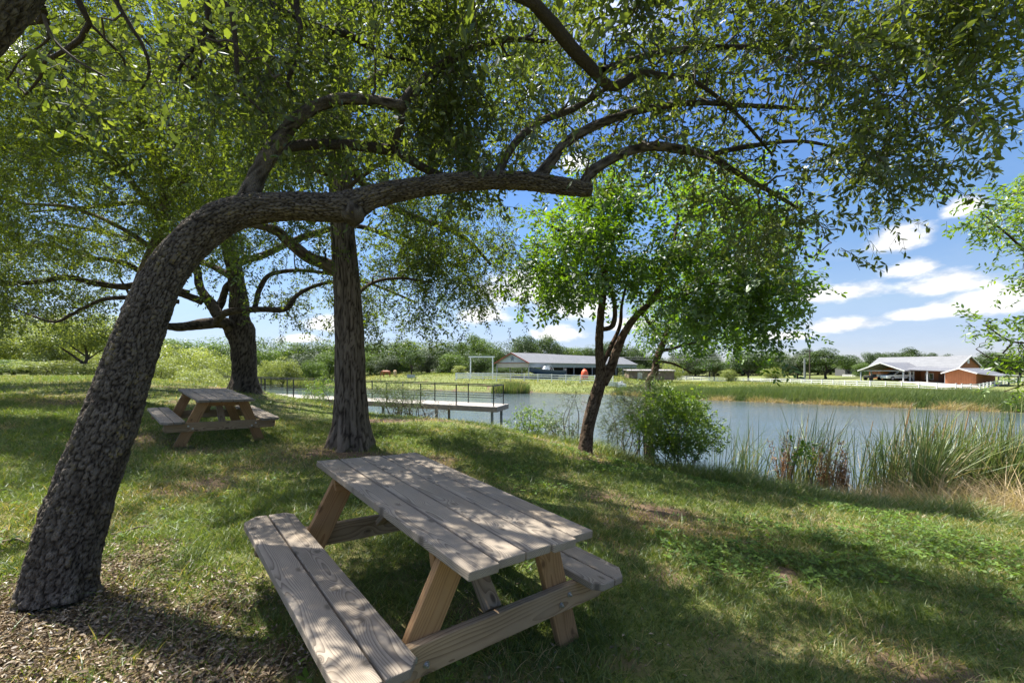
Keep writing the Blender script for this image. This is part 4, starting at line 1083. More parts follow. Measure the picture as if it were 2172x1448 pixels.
def build_bank_tree():
    rng = np.random.default_rng(53)
    Y = 14.0; b = P(1378, 850, Y); b[2] = gz1(b[0], b[1])
    trunk = (np.array([b - [0, 0, .1], P(1376, 830, Y), P(1388, 790, Y), P(1395, 755, Y), P(1408, 725, Y), P(1422, 690, Y), P(1440, 650, Y)]), np.array([.16, .13, .115, .11, .10, .08, .05]))
    limbs = [limb((1400, 745, Y, 4), (1440, 735, Y - .2, 3), (1500, 720, Y - .3, 2)), limb((1412, 715, Y, 5), (1380, 690, Y, 4), (1360, 650, Y, 3)), limb((1422, 690, Y, 5), (1480, 660, Y, 4), (1530, 640, Y, 3)), limb((1392, 765, Y, 3), (1430, 772, Y, 2.5), (1465, 790, Y, 1.5))]
    cl = [poly_clusters(rng, [(1345, 640), (1420, 600), (1560, 600), (1600, 680), (1560, 740), (1440, 725), (1380, 720)], 46, Y - 1, Y + 1.2)]
    v = [make_sprig(rng, .32, 11, .11, .055, 4, .5, 1, True) for _ in range(6)]
    return tree('bank_tree', 'small tree with a bent trunk on the bank behind the bushy shrub', 'tree', b, [(trunk, dict(step=.06, lump=.08))], limbs, BARK_ASH, (.04, .08, .01), np.concatenate(cl), rng,
        dict(variants=v, leafmat=LEAF_ASH, twigmat=TWIG, nper=18, spread=(.5, .5, .4), droop=.5), nside=(24, 8), grow_kw=dict(kink=.14, nside=4, r_max=.02))

def build_edge_tree():
    rng = np.random.default_rng(54)
    Y = 7.6; bx = (2330 - CX) / F * Y; b = np.array([bx, Y, gz1(bx, Y)])
    trunk = (np.array([b - [0, 0, .1], b + [0, 0, 1], P(2300, 640, Y), P(2280, 520, Y), P(2290, 380, Y), P(2310, 230, Y)]), np.array([.14, .11, .10, .085, .06, .04]))
    limbs = [limb((2285, 560, Y, 6), (2200, 550, Y - .1, 4), (2140, 500, Y - .2, 3), (2080, 450, Y - .2, 2)), limb((2300, 690, Y, 5), (2220, 720, Y - .2, 4), (2150, 725, Y - .3, 3), (2090, 690, Y - .3, 1.5)), limb((2285, 450, Y, 5), (2230, 420, Y, 4), (2150, 410, Y, 2)),
             limb((2310, 780, Y, 3), (2220, 800, Y - .2, 2.5), (2130, 830, Y - .3, 1.5)), limb((2150, 725, Y - .3, 2.5), (2110, 760, Y - .3, 2), (2070, 740, Y - .3, 1.2))]
    cl = [poly_clusters(rng, [(2075, 440), (2130, 385), (2200, 340), (2300, 330), (2300, 620), (2200, 560), (2130, 520), (2080, 480)], 40, Y - .8, Y + .8),
          poly_clusters(rng, [(2085, 680), (2120, 660), (2150, 670), (2300, 640), (2300, 800), (2150, 795), (2080, 760), (2075, 730)], 34, Y - .8, Y + .6),
          poly_clusters(rng, [(2120, 560), (2172, 540), (2260, 560), (2260, 630), (2140, 600)], 5, Y - .4, Y + .3),
          poly_clusters(rng, [(2115, 815), (2200, 800), (2250, 830), (2140, 840)], 4, Y - .4, Y - .1)]
    v = [make_sprig(rng, .26, 11, .085, .034, 6, .3, 1, True) for _ in range(6)]
    return tree('pecan_tree', 'leafy tree reaching in from the right edge in front of the barn', 'tree', b, [(trunk, dict(step=.06, lump=.05))], limbs, BARK_ASH, (.04, .08, .01), np.concatenate(cl), rng,
        dict(variants=v, leafmat=LEAF_BUSH, twigmat=TWIG, nper=7, spread=(.26, .3, .2), droop=.25), nside=(20, 8), grow_kw=dict(kink=.12, nside=4, r_max=.012))

def build_shrubs():
    rng = np.random.default_rng(60)
    def shrub(name, label, poly, base, Y, n, nst, sprig, mat, nper, spread, dY=.8, fan=.9, seed=0):
        b = P(base[0], base[1], Y); b[2] = gz1(b[0], b[1])
        cl = poly_clusters(rng, poly, n, Y - dY, Y + dY)
        cl = cl[cl[:, 2] > gz(cl[:, 0], cl[:, 1]) + .05]
        limbs = []
        for _ in range(nst):
            c = cl[rng.integers(len(cl))]; s = b + np.array([rng.normal(0, .25), rng.normal(0, .2), -.05])
            m = (s + c) / 2 + rng.normal(0, .12, 3) + [0, 0, .1]
            limbs.append((np.array([s, m, c]), np.array([.018, .012, .005])))
        root = thing(name, label, 'bush', b)
        parts, ends, tubes = grow(rng, limbs, cl, r_max=.009, r_end=.003)
        crown('crown', root, rng, ends, tubes, [tube(p, r, 5, .12) for p, r in limbs] + parts, [make_sprig(rng, *sprig) for _ in range(5)], mat, TWIG, nper, spread, droop=.0)
    shrub('bushy_shrub', 'bright green leafy bush on the pond bank right of the young tree', [(1362, 900), (1368, 862), (1400, 832), (1425, 846), (1440, 860), (1462, 835), (1480, 850), (1486, 890), (1520, 915), (1522, 935), (1490, 948), (1400, 952), (1365, 935)], (1440, 970), 10.3, 62, 18, (.22, 14, .075, .026, 6, .0, 2), LEAF_BUSH, 17, (.28, .28, .17))
    shrub('feathery_shrub', 'fine leaved grey green bush between the young tree and the bright bush', [(1285, 930), (1290, 850), (1320, 815), (1380, 800), (1400, 830), (1370, 900), (1350, 945)], (1335, 965), 10.9, 46, 14, (.26, 26, .035, .010, 4, .1, 3), LEAF_FINE, 15, (.26, .26, .22))
    shrub('feathery_shrub', 'wispy thin bush just left of the young tree trunk', [(1195, 900), (1190, 850), (1215, 815), (1240, 830), (1235, 900)], (1222, 945), 11.5, 9, 5, (.24, 20, .035, .010, 4, .1, 3), LEAF_FINE, 6, (.2, .2, .2))
    shrub('bank_weed', 'leafy weed against the water below the pier end', [(1075, 880), (1110, 865), (1150, 880), (1180, 895), (1150, 915), (1080, 915)], (1120, 925), 12.5, 18, 9, (.2, 12, .06, .030, 4, .1, 2), LEAF_BUSH, 8, (.18, .18, .14))
    shrub('bank_weed', 'dark scrubby weed left of the young tree on the bank', [(1130, 905), (1180, 880), (1225, 890), (1225, 930), (1150, 925)], (1185, 940), 11.8, 16, 9, (.2, 12, .05, .022, 4, .1, 2), LEAF_FINE, 8, (.2, .2, .14))
    shrub('willow_shrub', 'leafy shrub in front of the pier railing right of the straight trunk', [(800, 860), (790, 820), (830, 808), (880, 815), (900, 840), (880, 870)], (845, 885), 15.0, 34, 12, (.3, 22, .055, .014, 4, .1, 3), LEAF_FINE, 10, (.3, .3, .24))
    shrub('willow_shrub', 'leafy shrub in front of the pier railing left of the straight trunk', [(655, 838), (665, 805), (690, 795), (715, 812), (712, 842)], (688, 848), 17.0, 18, 8, (.3, 22, .06, .016, 4, .1, 3), LEAF_BUSH, 9, (.3, .3, .26))
    shrub('dry_brush', 'brownish dry brush on the bank below the pier deck', [(820, 880), (840, 850), (900, 848), (950, 862), (930, 890)], (880, 895), 14.2, 20, 14, (.24, 10, .03, .012, 4, .1, 3), DRYLEAF, 9, (.3, .3, .2))
    shrub('leafy_shoot', 'small bright leafy shoot between the rusty dried weeds', [(1665, 978), (1690, 955), (1725, 945), (1728, 965), (1690, 985)], (1690, 1015), 9.4, 5, 3, (.2, 9, .10, .045, 6, .1, 1), LEAF_BUSH, 6, (.14, .14, .1))

# ================================================================== THE FAR TREES
def far_proto(rng, nlobe, flat, n, size, shape='round'):
    """unit tree crown: x,y within +-.5, z 0..1"""
    c = []
    while len(c) < nlobe:
        p = rng.uniform(-1, 1, 3)
        if (p ** 2).sum() < 1: c.append(p)
    c = np.array(c)
    base = .30 if shape == 'round' else (.04 if shape == 'bush' else .22)
    cc = np.stack([c[:, 0] * .36, c[:, 1] * .36, base + (1 - base) * (((.44 if shape == 'bush' else .5) + (.42 if shape == 'bush' else .36) * c[:, 2]))], 1)
    r = rng.uniform(.10, .20, nlobe) * (1.15 if shape == 'bush' else 1)
    k = rng.integers(0, nlobe, n); d = rng.normal(size=(n, 3)); d /= np.linalg.norm(d, axis=1)[:, None]
    rr = r[k] * (.55 + .5 * rng.random(n) ** .5)
    p = cc[k] + d * rr[:, None] * np.array([1, 1, flat]); p[:, 2] = np.clip(p[:, 2], base * .5, 1.02)
    nrm = d + rng.normal(0, .75, (n, 3)) + np.array([0, 0, .35]); nrm /= np.linalg.norm(nrm, axis=1)[:, None]
    a = np.cross(nrm, rng.normal(size=(n, 3))); a /= np.linalg.norm(a, axis=1)[:, None]; b = np.cross(nrm, a)
    s = (size * rng.uniform(.5, 1.4, n))[:, None]
    V = np.stack([p - a * s, p - b * s * .45, p + a * s, p + b * s * .45], 1).reshape(-1, 3)
    o = (np.arange(n) * 4)[:, None]
    lt = rng.random(nlobe)
    T = np.repeat(np.clip(lt[k] * .6 + rng.random(n) * .4, 0, 1), 4)
    return V, np.concatenate([o + [0, 1, 2], o + [0, 2, 3]]), T

FAR = {}
def far_setup():
    mats = dict(dark=leaf_mat('far_oak_leaf', [(0, (.026, .046, .014)), (.5, (.048, .080, .022)), (1, (.082, .118, .034))], (1.6, 1.7, .7), .35, .03),
        mid=leaf_mat('far_green_leaf', [(0, (.044, .076, .018)), (.5, (.080, .130, .028)), (1, (.12, .18, .042))], (1.7, 1.7, .7), .4, .03),
        grey=leaf_mat('far_grey_leaf', [(0, (.042, .058, .032)), (.5, (.078, .102, .056)), (1, (.115, .14, .08))], (1.3, 1.4, .9), .3, .03),
        light=leaf_mat('mesquite_leaf', [(0, (.10, .135, .034)), (.5, (.17, .215, .055)), (1, (.25, .29, .085))], (1.7, 1.6, .8), .48, .04))
    trunkm = simple('far_trunk_bark', (.060, .047, .036), .95, var=.3)
    rng = np.random.default_rng(70)
    for shape, nl, flat, n, size, nv in (('round', 34, .8, 13000, .0145, 3), ('tall', 38, .9, 12000, .014, 3), ('bush', 36, .75, 13000, .0145, 4), ('feather', 34, .8, 12000, .013, 2)):
        for v in range(nv):
            V, Fc, T = far_proto(rng, nl, flat, n, size, 'bush' if shape == 'feather' else shape)
            hgt = .5 if shape in ('round', 'tall') else .35
            pts = np.array([[0, 0, -.02], [rng.normal(0, .01), 0, .15], [rng.normal(0, .03), rng.normal(0, .02), .32], [rng.normal(0, .05), rng.normal(0, .04), hgt + .1]])
            parts = [tube(pts, np.array([.026, .019, .015, .008]), 8, .05)]
            for q in range(5):
                a = rng.uniform(0, 6.28); z0 = rng.uniform(.15, .32)
                parts.append(tube(np.array([[0, 0, z0], [math.cos(a) * .12, math.sin(a) * .12, z0 + .13], [math.cos(a) * .26, math.sin(a) * .26, z0 + .27]]), np.array([.011, .008, .004]), 6, .05))
            tv, tf, _ = join(parts)
            tm = np_mesh('far_trunk', tv, tf, [trunkm], smooth=True)
            for m in mats:
                FAR[(shape, v, m)] = (np_mesh('far_crown_' + shape, V, [Fc], [mats[m]], attrs={'tint': T}), tm)

def far_tree(px, top, Y, wpx, shape, mat, label, group=None, name=None, var=None, cat='tree'):
    keys = [k for k in FAR if k[0] == shape and k[2] == mat]
    k = keys[random.randrange(len(keys)) if var is None else var % len(keys)]
    x = (px - CX) / F * Y; z = gz1(x, Y); hgt = H - (top - CY) / F * Y - z; w = wpx / F * Y
    nm = name or {'round': 'oak_tree', 'tall': 'elm_tree', 'bush': 'bush', 'feather': 'mesquite_bush'}[shape]
    if shape in ('bush', 'feather') and cat == 'tree': cat = 'bush'
    r = thing(nm, label, cat, (x, Y, z - .05), random.uniform(0, 6.28), group)
    for nme, me in zip(('crown', 'trunk'), FAR[k]):
        o = mobj(nme, me, r); o.scale = (w * 1.12, w * 1.12, hgt)
    return r

def build_far_trees():
    random.seed(4)
    far_setup()
    ft = far_tree
    # left: pale feathery mesquite behind the crest of the lawn
    for px, top, Y, w, m, lab in ((-40, 655, 33, 190, 'light', 'pale feathery bush at the far left edge behind the lawn crest'), (70, 640, 37, 210, 'light', 'tall pale feathery bush left of the little dark trunk'), (150, 720, 31, 120, 'light', 'low pale bush at the foot of the little dark trunk'),
            (250, 690, 36, 190, 'light', 'pale feathery bush directly left of the leaning trunk'), (385, 715, 33, 150, 'light', 'light green feathery bush seen between leaning trunk and dark oak'), (455, 735, 31, 110, 'light', 'light green low bush just left of the dark oak trunk'), (345, 745, 28, 90, 'light', 'small pale bush just right of the leaning trunk'), (420, 775, 25.5, 110, 'light', 'low pale sprawling bush in front of the light feathery bushes'), (30, 752, 28.5, 150, 'mid', 'dark green low bush at far left behind the lawn crest'), (100, 758, 28, 140, 'light', 'low pale bush in front of the forked pale tree'), (205, 765, 27.5, 120, 'light', 'low pale bush right of the small oak trunk')):
        ft(px, top, Y, w, 'feather', m, lab)
    ft(180, 650, 28.6, 150, 'round', 'light', 'little oak with a dark bare trunk on the lawn crest at left', name='small_oak', var=1)
    ft(118, 680, 31.0, 110, 'round', 'light', 'little pale tree with forked trunk left of the small oak', name='small_tree', var=2)
    # beyond the pond, left part
    for i, (px, top, Y, w, s, m) in enumerate(((560, 722, 92, 90, 'bush', 'mid'), (600, 748, 84, 70, 'bush', 'light'), (575, 757, 80, 50, 'feather', 'light'), (640, 738, 96, 90, 'bush', 'grey'), (668, 752, 88, 60, 'bush', 'mid'), (700, 735, 98, 80, 'bush', 'mid'), (785, 738, 100, 80, 'bush', 'mid'), (815, 745, 97, 60, 'bush', 'grey'), (840, 728, 101, 80, 'bush', 'dark'), (905, 730, 102, 80, 'bush', 'grey'), (955, 740, 101, 80, 'bush', 'mid'), (975, 772, 96, 36, 'bush', 'light'), (1010, 738, 106, 80, 'bush', 'dark'), (620, 768, 86, 40, 'feather', 'light'), (520, 760, 82, 70, 'bush', 'light'))):
        ft(px, top, Y, w, s, m, 'rounded bushy tree on the far bank beyond the pier', 'bushes on the far bank beyond the pier', name='bank_bush')
    for px, top, Y, w, s, m in ((500, 705, 108, 110, 'round', 'mid'), (545, 712, 112, 100, 'round', 'dark'), (600, 712, 116, 100, 'round', 'mid'), (655, 712, 120, 100, 'round', 'dark'), (705, 715, 122, 90, 'round', 'mid'), (770, 716, 124, 90, 'round', 'mid'), (820, 714, 126, 90, 'round', 'dark'), (862, 712, 124, 80, 'round', 'mid'), (910, 716, 126, 90, 'round', 'dark')):
        ft(px, top, Y, w * 1.3, 'bush', m, 'tall dark tree in the wood line above the pier railing', 'wood line above the pier railing', name='oak_tree')
    ft(873, 738, 93, 62, 'tall', 'dark', 'separate tree with a straight trunk standing right of the two horses', name='field_tree')
    for px, top, Y, w in ((960, 718, 128, 80), (1000, 709, 132, 80), (1035, 722, 130, 70), (1072, 708, 134, 70), (1105, 722, 132, 60), (1135, 708, 136, 90), (1178, 720, 134, 70), (1210, 724, 136, 70), (1250, 722, 138, 70), (1300, 724, 140, 70), (1340, 735, 142, 70), (1380, 738, 142, 70)):
        ft(px, top + random.uniform(-10, 10), Y, w * random.uniform(.9, 1.35), random.choice(['bush', 'round', 'tall']), random.choice(['dark', 'dark', 'mid']), 'dark green oak in the wood line behind the boat shed', 'wood line behind the boat shed', name='oak_tree')
    for px, top, Y, w in ((960, 745, 140, 80), (1020, 742, 141, 80), (1085, 744, 142, 80), (1150, 742, 142, 80), (1215, 745, 144, 80), (1280, 746, 146, 80), (940, 765, 112, 60), (1060, 775, 116, 50), (1100, 770, 120, 60), (1160, 772, 126, 60), (1225, 770, 128, 60), (1290, 768, 132, 60), (1350, 770, 134, 60)):
        ft(px, top, Y, w, 'bush', 'dark', 'dark undergrowth bush at the foot of the wood behind the boat shed', 'undergrowth behind the boat shed')
    # right of the shed
    for px, top, Y, w, s, m, lab in ((1455, 742, 128, 90, 'tall', 'grey', 'tall grey green tree right of the bank tree'), (1505, 738, 136, 60, 'tall', 'grey', 'slim tall grey tree left of the broad spreading oak'), (1515, 757, 112, 60, 'round', 'dark', 'small dark round oak left of the broad spreading oak'), (1588, 738, 105, 84, 'round', 'dark', 'broad spreading dark oak with visible trunk behind the white fence'),
            (1425, 764, 104, 52, 'bush', 'light', 'yellow green round bush by the low brown shed'), (1545, 778, 106, 46, 'bush', 'light', 'light green bush between the two dark oaks by the fence'), (1645, 744, 116, 80, 'round', 'mid', 'fresh green tree left of the utility poles'), (1692, 752, 112, 66, 'round', 'grey', 'grey green tree directly behind the grey utility pole'), (1752, 738, 106, 104, 'round', 'dark', 'large olive oak just right of the utility poles'), (1640, 776, 108, 50, 'bush', 'light', 'bright bush below the fresh green tree'),
            (1708, 738, 122, 50, 'round', 'dark', 'dark tree top seen behind the utility pole'), (1800, 758, 120, 60, 'round', 'mid', 'green tree left of the barn carport'), (1828, 766, 112, 40, 'bush', 'mid', 'green bush beside the carport'),
            (1855, 743, 132, 50, 'round', 'dark', 'dark oak above the left end of the barn roof'), (1888, 743, 134, 44, 'round', 'dark', 'dark oak above the barn roof left of the domed oak'), (1930, 736, 134, 60, 'round', 'dark', 'domed oak above the middle of the barn roof'), (1978, 747, 136, 40, 'round', 'dark', 'small dark oak above the right half of the barn roof'), (2012, 750, 136, 40, 'round', 'dark', 'small dark oak above the right end of the barn roof'), (2095, 745, 118, 90, 'round', 'dark', 'dark tree right of the barn gable'), (2165, 742, 112, 90, 'round', 'dark', 'dark tree behind the right frame edge')):
        ft(px, top, Y, w, s, m, lab)
    for px in range(-160, 2330, 62):
        ft(px, 764 + random.uniform(-5, 5), 158, 92, 'bush', 'dark', 'dark low wood edge tree on the horizon behind everything', 'low trees on the horizon', name='horizon_tree')
    for px, top, Y, w in ((1360, 760, 150, 90), (1440, 757, 152, 80), (1575, 760, 152, 80), (1410, 765, 150, 80), (1475, 765, 148, 80), (1545, 766, 150, 80), (1610, 764, 150, 80), (1670, 765, 150, 80), (1735, 764, 150, 80), (1790, 766, 148, 70), (1840, 766, 148, 70), (2060, 765, 148, 80), (2130, 765, 148, 80), (2200, 760, 146, 80)):
        ft(px, top - 4, Y, w * 1.2, 'bush', 'dark', 'dark hedge like tree in the hindmost row at right', 'hindmost row of trees at right', name='back_tree')
    for px, top, Y, w in ((430, 715, 118, 110), (350, 705, 116, 120), (240, 700, 112, 130), (120, 690, 108, 130), (0, 690, 104, 140)):
        ft(px, top, Y, w * 1.2, 'bush', 'mid', 'green tree far behind the pale bushes at left', 'trees behind the pale bushes', name='oak_tree')
# ================================================================== PICNIC TABLES
def wood_mat(name, late, early, ring=.0085, knots=1.0, bleach=0.0, rough=.8):
    t = NT(name)
    co = t.obj(); rnd = t.n('ObjectInfo').outputs['Random']
    off = t.comb(t.math('MULTIPLY', rnd, 37.0), t.math('MULTIPLY', rnd, 91.0), t.math('MULTIPLY', rnd, 53.0))
    x, y, z = t.xyz(co)
    long = t.vmath('ADD', t.vmath('MULTIPLY', co, (3.5, 1.1, 3.5)), off)
    wx = t.math('MULTIPLY', t.math('SUBTRACT', t.noise(long, 1.0, 2, .5), .5), .09)
    wz = t.math('MULTIPLY', t.math('SUBTRACT', t.noise(t.vmath('ADD', long, (11.3, 5.1, 2.2)), 1.0, 2, .5), .5), .075)
    # knots: a few cells per board, the rings bend round them
    kv = t.vmath('ADD', t.comb(t.math('MULTIPLY', x, 5.0), t.math('MULTIPLY', y, 2.6), 0.0), off)
    vor = t.n('TexVoronoi', feature='F1', voronoi_dimensions='2D'); t.set(vor.inputs['Vector'], kv); vor.inputs['Scale'].default_value = 1.0
    vor.inputs['Randomness'].default_value = 1.0
    kd = vor.outputs['Distance']
    bend = t.math('MULTIPLY', t.math('POWER', 2.718, t.math('MULTIPLY', kd, -7.5)), .042 * knots)
    xx = t.math('ADD', t.math('ADD', x, wx), t.math('MULTIPLY', t.math('SUBTRACT', rnd, .5), .11))
    zz = t.math('ADD', t.math('ADD', z, wz), .055)
    r = t.math('SQRT', t.math('ADD', t.math('MULTIPLY', xx, xx), t.math('MULTIPLY', zz, zz)))
    r = t.math('ADD', t.math('ADD', r, bend), t.math('MULTIPLY', y, .006))
    fr = t.math('FRACT', t.math('DIVIDE', r, ring))
    ringv = t.mapr(t.math('POWER', fr, 2.2), .12, .95)
    fib = t.noise(t.vmath('MULTIPLY', co, (260, 7, 260)), 1.0, 3, .6)
    blot = t.noise(t.vmath('ADD', t.vmath('MULTIPLY', co, (9, 3, 9)), off), 1.0, 4, .6)
    f = t.math('ADD', t.math('MULTIPLY', ringv, .78), t.math('MULTIPLY', t.math('SUBTRACT', fib, .5), .55), clamp=True)
    c = t.mix(f, early, late)
    k = t.mapr(blot, .25, .75, .80, 1.20); kr = t.mapr(rnd, 0, 1, .88, 1.12); k = t.math('MULTIPLY', k, kr)
    m = t.n('Mix', data_type='RGBA', blend_type='MULTIPLY'); t.set(m.inputs[0], 1.0); t.set(m.inputs[6], c); t.set(m.inputs[7], t.comb(k, k, k)); c = m.outputs[2]
    kn = t.mapr(kd, .030, .085, 1.0, 0.0)
    kn = t.math('MULTIPLY', kn, t.mapr(t.noise(off, .37, 0), .35, .45))
    c = t.mix(t.math('MULTIPLY', kn, .8 * min(knots, 1)), c, tuple(v * .32 for v in late))
    if bleach:
        spots = t.mapr(t.noise(t.vmath('ADD', co, off), 3.1, 4, .6), .52, .70)
        c = t.mix(t.math('MULTIPLY', spots, bleach), c, (.30, .225, .145))
    hgt = t.math('ADD', t.math('MULTIPLY', ringv, -.6), t.math('MULTIPLY', fib, .8))
    return t.principled(c, rough, t.bump(hgt, .35, .0022), spec=.25)

def build_tables():
    GREY = wood_mat('weathered_grey_pine', (.066, .053, .042), (.256, .219, .175), ring=.0056, bleach=.3, knots=.75)
    WARM = wood_mat('warm_treated_pine', (.195, .098, .040), (.320, .190, .088), ring=.011, knots=.8)
    MID = wood_mat('greying_pine', (.135, .082, .043), (.30, .215, .130), ring=.012, bleach=.5)
    ZINC = simple('zinc_bolt', (.45, .46, .47), .4, .9, .15, 60)
    L, W, h, th = 1.767, .752, .7265, .038
    bw = (W - 4 * .010) / 5
    so, si, sh = .788, .503, .403
    lw, yl = .57, L / 2 - .25
    def board(name, poly, mat, root, loc, bev=.005, dz=th):
        """board lying flat: outline in x,y; thickness downwards"""
        mb = MB(); mb.prism([(x, y, 0) for x, y in poly], (0, 0, -dz))
        return mb.build(name, mat, root, loc, bev=bev)
    def beam(name, poly_xz, y0, dy, mat, root, bev=.004, longdir=None):
        """beam cut from an outline in x,z, thickness along y; its own long axis becomes the grain axis"""
        c = np.mean(np.array(poly_xz), 0); d = np.array(longdir, float); d /= np.linalg.norm(d)
        # local frame: Y = long axis, X = across, Z = thickness
        yv = Vector((d[0], 0, d[1])); zv = Vector((0, 1, 0)); xv = yv.cross(zv)
        M = Matrix((xv, yv, zv)).transposed()
        pts = [M.transposed() @ Vector((x - c[0], 0, z - c[1])) for x, z in poly_xz]
        mb = MB(); mb.prism(pts, (0, 0, dy))
        o = mb.build(name, mat, root, None, bev=bev)
        o.matrix_local = Matrix.Translation((c[0], y0, c[1])) @ M.to_4x4()
        return o
    def make(label):
        root = thing('picnic_table', label, 'picnic table', group='picnic tables on the lawn')
        ends = [(-.012, -.004), (.004, -.012), (.006, .002), (-.006, -.010), (.020, .010)]
        for i in range(5):
            x0 = -W / 2 + i * (bw + .010); a, b = ends[i]
            board('top_plank', [(-bw / 2, -L / 2 + a), (bw / 2, -L / 2 + a), (bw / 2, L / 2 + b), (-bw / 2, L / 2 + b)], GREY, root, (x0 + bw / 2, 0, h + random.uniform(-.001, .001)))
        sw = (so - si - .010) / 2
        for s in (-1, 1):
            for j in (0, 1):                       # outer, inner
                cut = (.075, .045)[j]; xa = so - sw / 2 if j == 0 else si + sw / 2
                o_, i_ = sw / 2, -sw / 2
                nb = -L / 2 + .05
                poly = [(i_, nb), (o_ - cut, nb), (o_, nb + cut), (o_, L / 2 - cut), (o_ - cut, L / 2), (i_, L / 2)]
                if j == 1: poly = [(o_, nb), (o_, L / 2), (i_ + cut, L / 2), (i_, L / 2 - cut), (i_, nb + cut), (i_ + cut, nb)]
                poly = [(x * s, y) for x, y in poly]
                board('seat_plank', poly, GREY, root, (s * xa, 0, sh))
        for e in (-1, 1):
            yo = e * yl
            for s in (-1, 1):                      # slanted legs
                zt = h - th - .001
                bx, tx, ww = lw, .255, .155
                poly = [(s * (bx - ww / 2), -.06), (s * (bx + ww / 2), -.06), (s * (tx + ww / 2), zt), (s * (tx - ww / 2), zt)]
                beam('leg', poly, yo - .019, .038, WARM, root, longdir=(s * (tx - bx), zt + .06))
            z1 = sh - th - .001; z0 = z1 - .135
            poly = [(-.745, z0 + .02), (-.715, z0), (.715, z0), (.745, z0 + .02), (.745, z1), (-.745, z1)]
            beam('crossbar', poly, yo + (.0205 if e > 0 else -.0585), .038, MID, root, longdir=(1, 0))
            poly = [(-.34, h - th - .09), (.34, h - th - .09), (.36, h - th - .002), (-.36, h - th - .002)]
            beam('top_cleat', poly, yo - e * .0205 - (.038 if e > 0 else 0), .038, WARM, root, longdir=(1, 0))
            a = Vector((0, yo - e * .022, z1 - .03)); b = Vector((0, yo - e * .42, h - th - .004))
            mb = MB(); d = (b - a); ln = d.length
            mb.box((-.045, -ln / 2, -.019), (.045, ln / 2, .019))
            o = mb.build('brace', MID, root, bev=.004)
            o.matrix_local = Matrix.Translation((a + b) / 2) @ d.to_track_quat('Y', 'Z').to_matrix().to_4x4()
            for s in (-1, 1):
                for bx, bz in ((.452, z0 + .085), (.395, z0 + .045)):
                    mb = MB(); yy = yo + e * .0585
                    mb.cyl((s * bx, yy, bz), (s * bx, yy + e * .003, bz), .014, n=14); mb.cyl((s * bx, yy + e * .003, bz), (s * bx, yy + e * .012, bz), .009, n=6); mb.cyl((s * bx, yy + e * .012, bz), (s * bx, yy + e * .018, bz), .005, n=8)
                    mb.build('bolt', ZINC, root)
                for k in range(5 if s > 0 else 0):
                    pass
        return root
    def place(root, T, z):
        n = Vector((-T['tr'], -T['tp'], 1)).normalized(); y = (Vector((0, 1, 0)) - n * n.y).normalized(); x = y.cross(n)
        Rl = Matrix((x, y, n)).transposed().to_4x4()
        root.matrix_world = Matrix.Translation((T['c'][0], T['c'][1], z)) @ Matrix.Rotation(T['yaw'], 4, 'Z') @ Rl
    a = make('weathered picnic table in the foreground seen from above its near end')
    b = copy_tree(a); b['label'] = 'smaller looking far picnic table behind the leaning trunk'
    place(a, T1, 0.0); place(b, T2, T2['z'])

# ================================================================== PIER
def build_pier():
    DECK = simple('pale_deck_boards', (.27, .25, .22), .85, var=.15, scale=6, bump=.2)
    EDGE = simple('dock_edge_beam', (.23, .185, .135), .85, var=.2, scale=5)
    IRON = simple('black_railing_paint', (.018, .018, .019), .45, 0, .1)
    PILE = simple('pier_pile', (.20, .20, .18), .8, var=.3)
    A = np.array([-.94, 22.2]); B = np.array([-13.0, 25.5]); d = (B - A) / np.linalg.norm(B - A); nv = np.array([-d[1], d[0]]) * -1
    if nv[1] < 0: nv = -nv
    Wd = 1.75; Ltot = 19.5; slope = .021; z0 = -.51
    root = thing('fishing_pier', 'long pier with black pipe railing and pale deck reaching over the pond', 'pier', (A[0], A[1], z0))
    def q(s, w, z=0): 
        p = A + d * s + nv * w
        return (p[0] - A[0], p[1] - A[1], s * slope + z)
    nb = 66
    mb = MB()
    for i in range(nb):
        s0 = -.25 + i * (Ltot + .25) / nb; s1 = s0 + (Ltot + .25) / nb - .008
        mb.prism([q(s0, -.22), q(s1, -.22), q(s1, Wd + .22), q(s0, Wd + .22)], (0, 0, -.035))
    mb.build('deck', DECK, root)
    for w in (-.19, Wd + .19):
        mb = MB(); mb.bar(q(-.24, w, -.15), q(Ltot, w, -.15), .05, .22); mb.build('side_beam', EDGE, root)
    mb = MB(); mb.bar(q(-.215, -.165, -.15), q(-.215, Wd + .165, -.15), .05, .22); mb.build('end_beam', EDGE, root)
    for w in (0, Wd):
        ss = list(np.arange(0, Ltot, 2.05))
        for s in ss:
            mb = MB(); mb.bar(q(s, w, 0), q(s, w, 1.03), .055, .055); mb.build('railing_post', IRON, root)
        for z, sz in ((1.05, .06), (.56, .035), (.44, .035)):
            mb = MB(); mb.bar(q(-.03, w, z), q(Ltot, w, z), sz, sz * .8); mb.build('rail', IRON, root)
    for z, sz in ((1.05, .06), (.56, .035), (.44, .035)):
        mb = MB(); mb.bar(q(0, .03, z), q(0, Wd - .03, z), sz * .9, sz * .75); mb.build('rail', IRON, root)
    for s in (0.1, 3.2, 6.4, 9.6, 12.8):
        for w in (.05, Wd - .05):
            mb = MB(); mb.cyl(q(s, w, -2.8), q(s, w, -.04), .075, n=10); mb.build('pile', PILE, root)

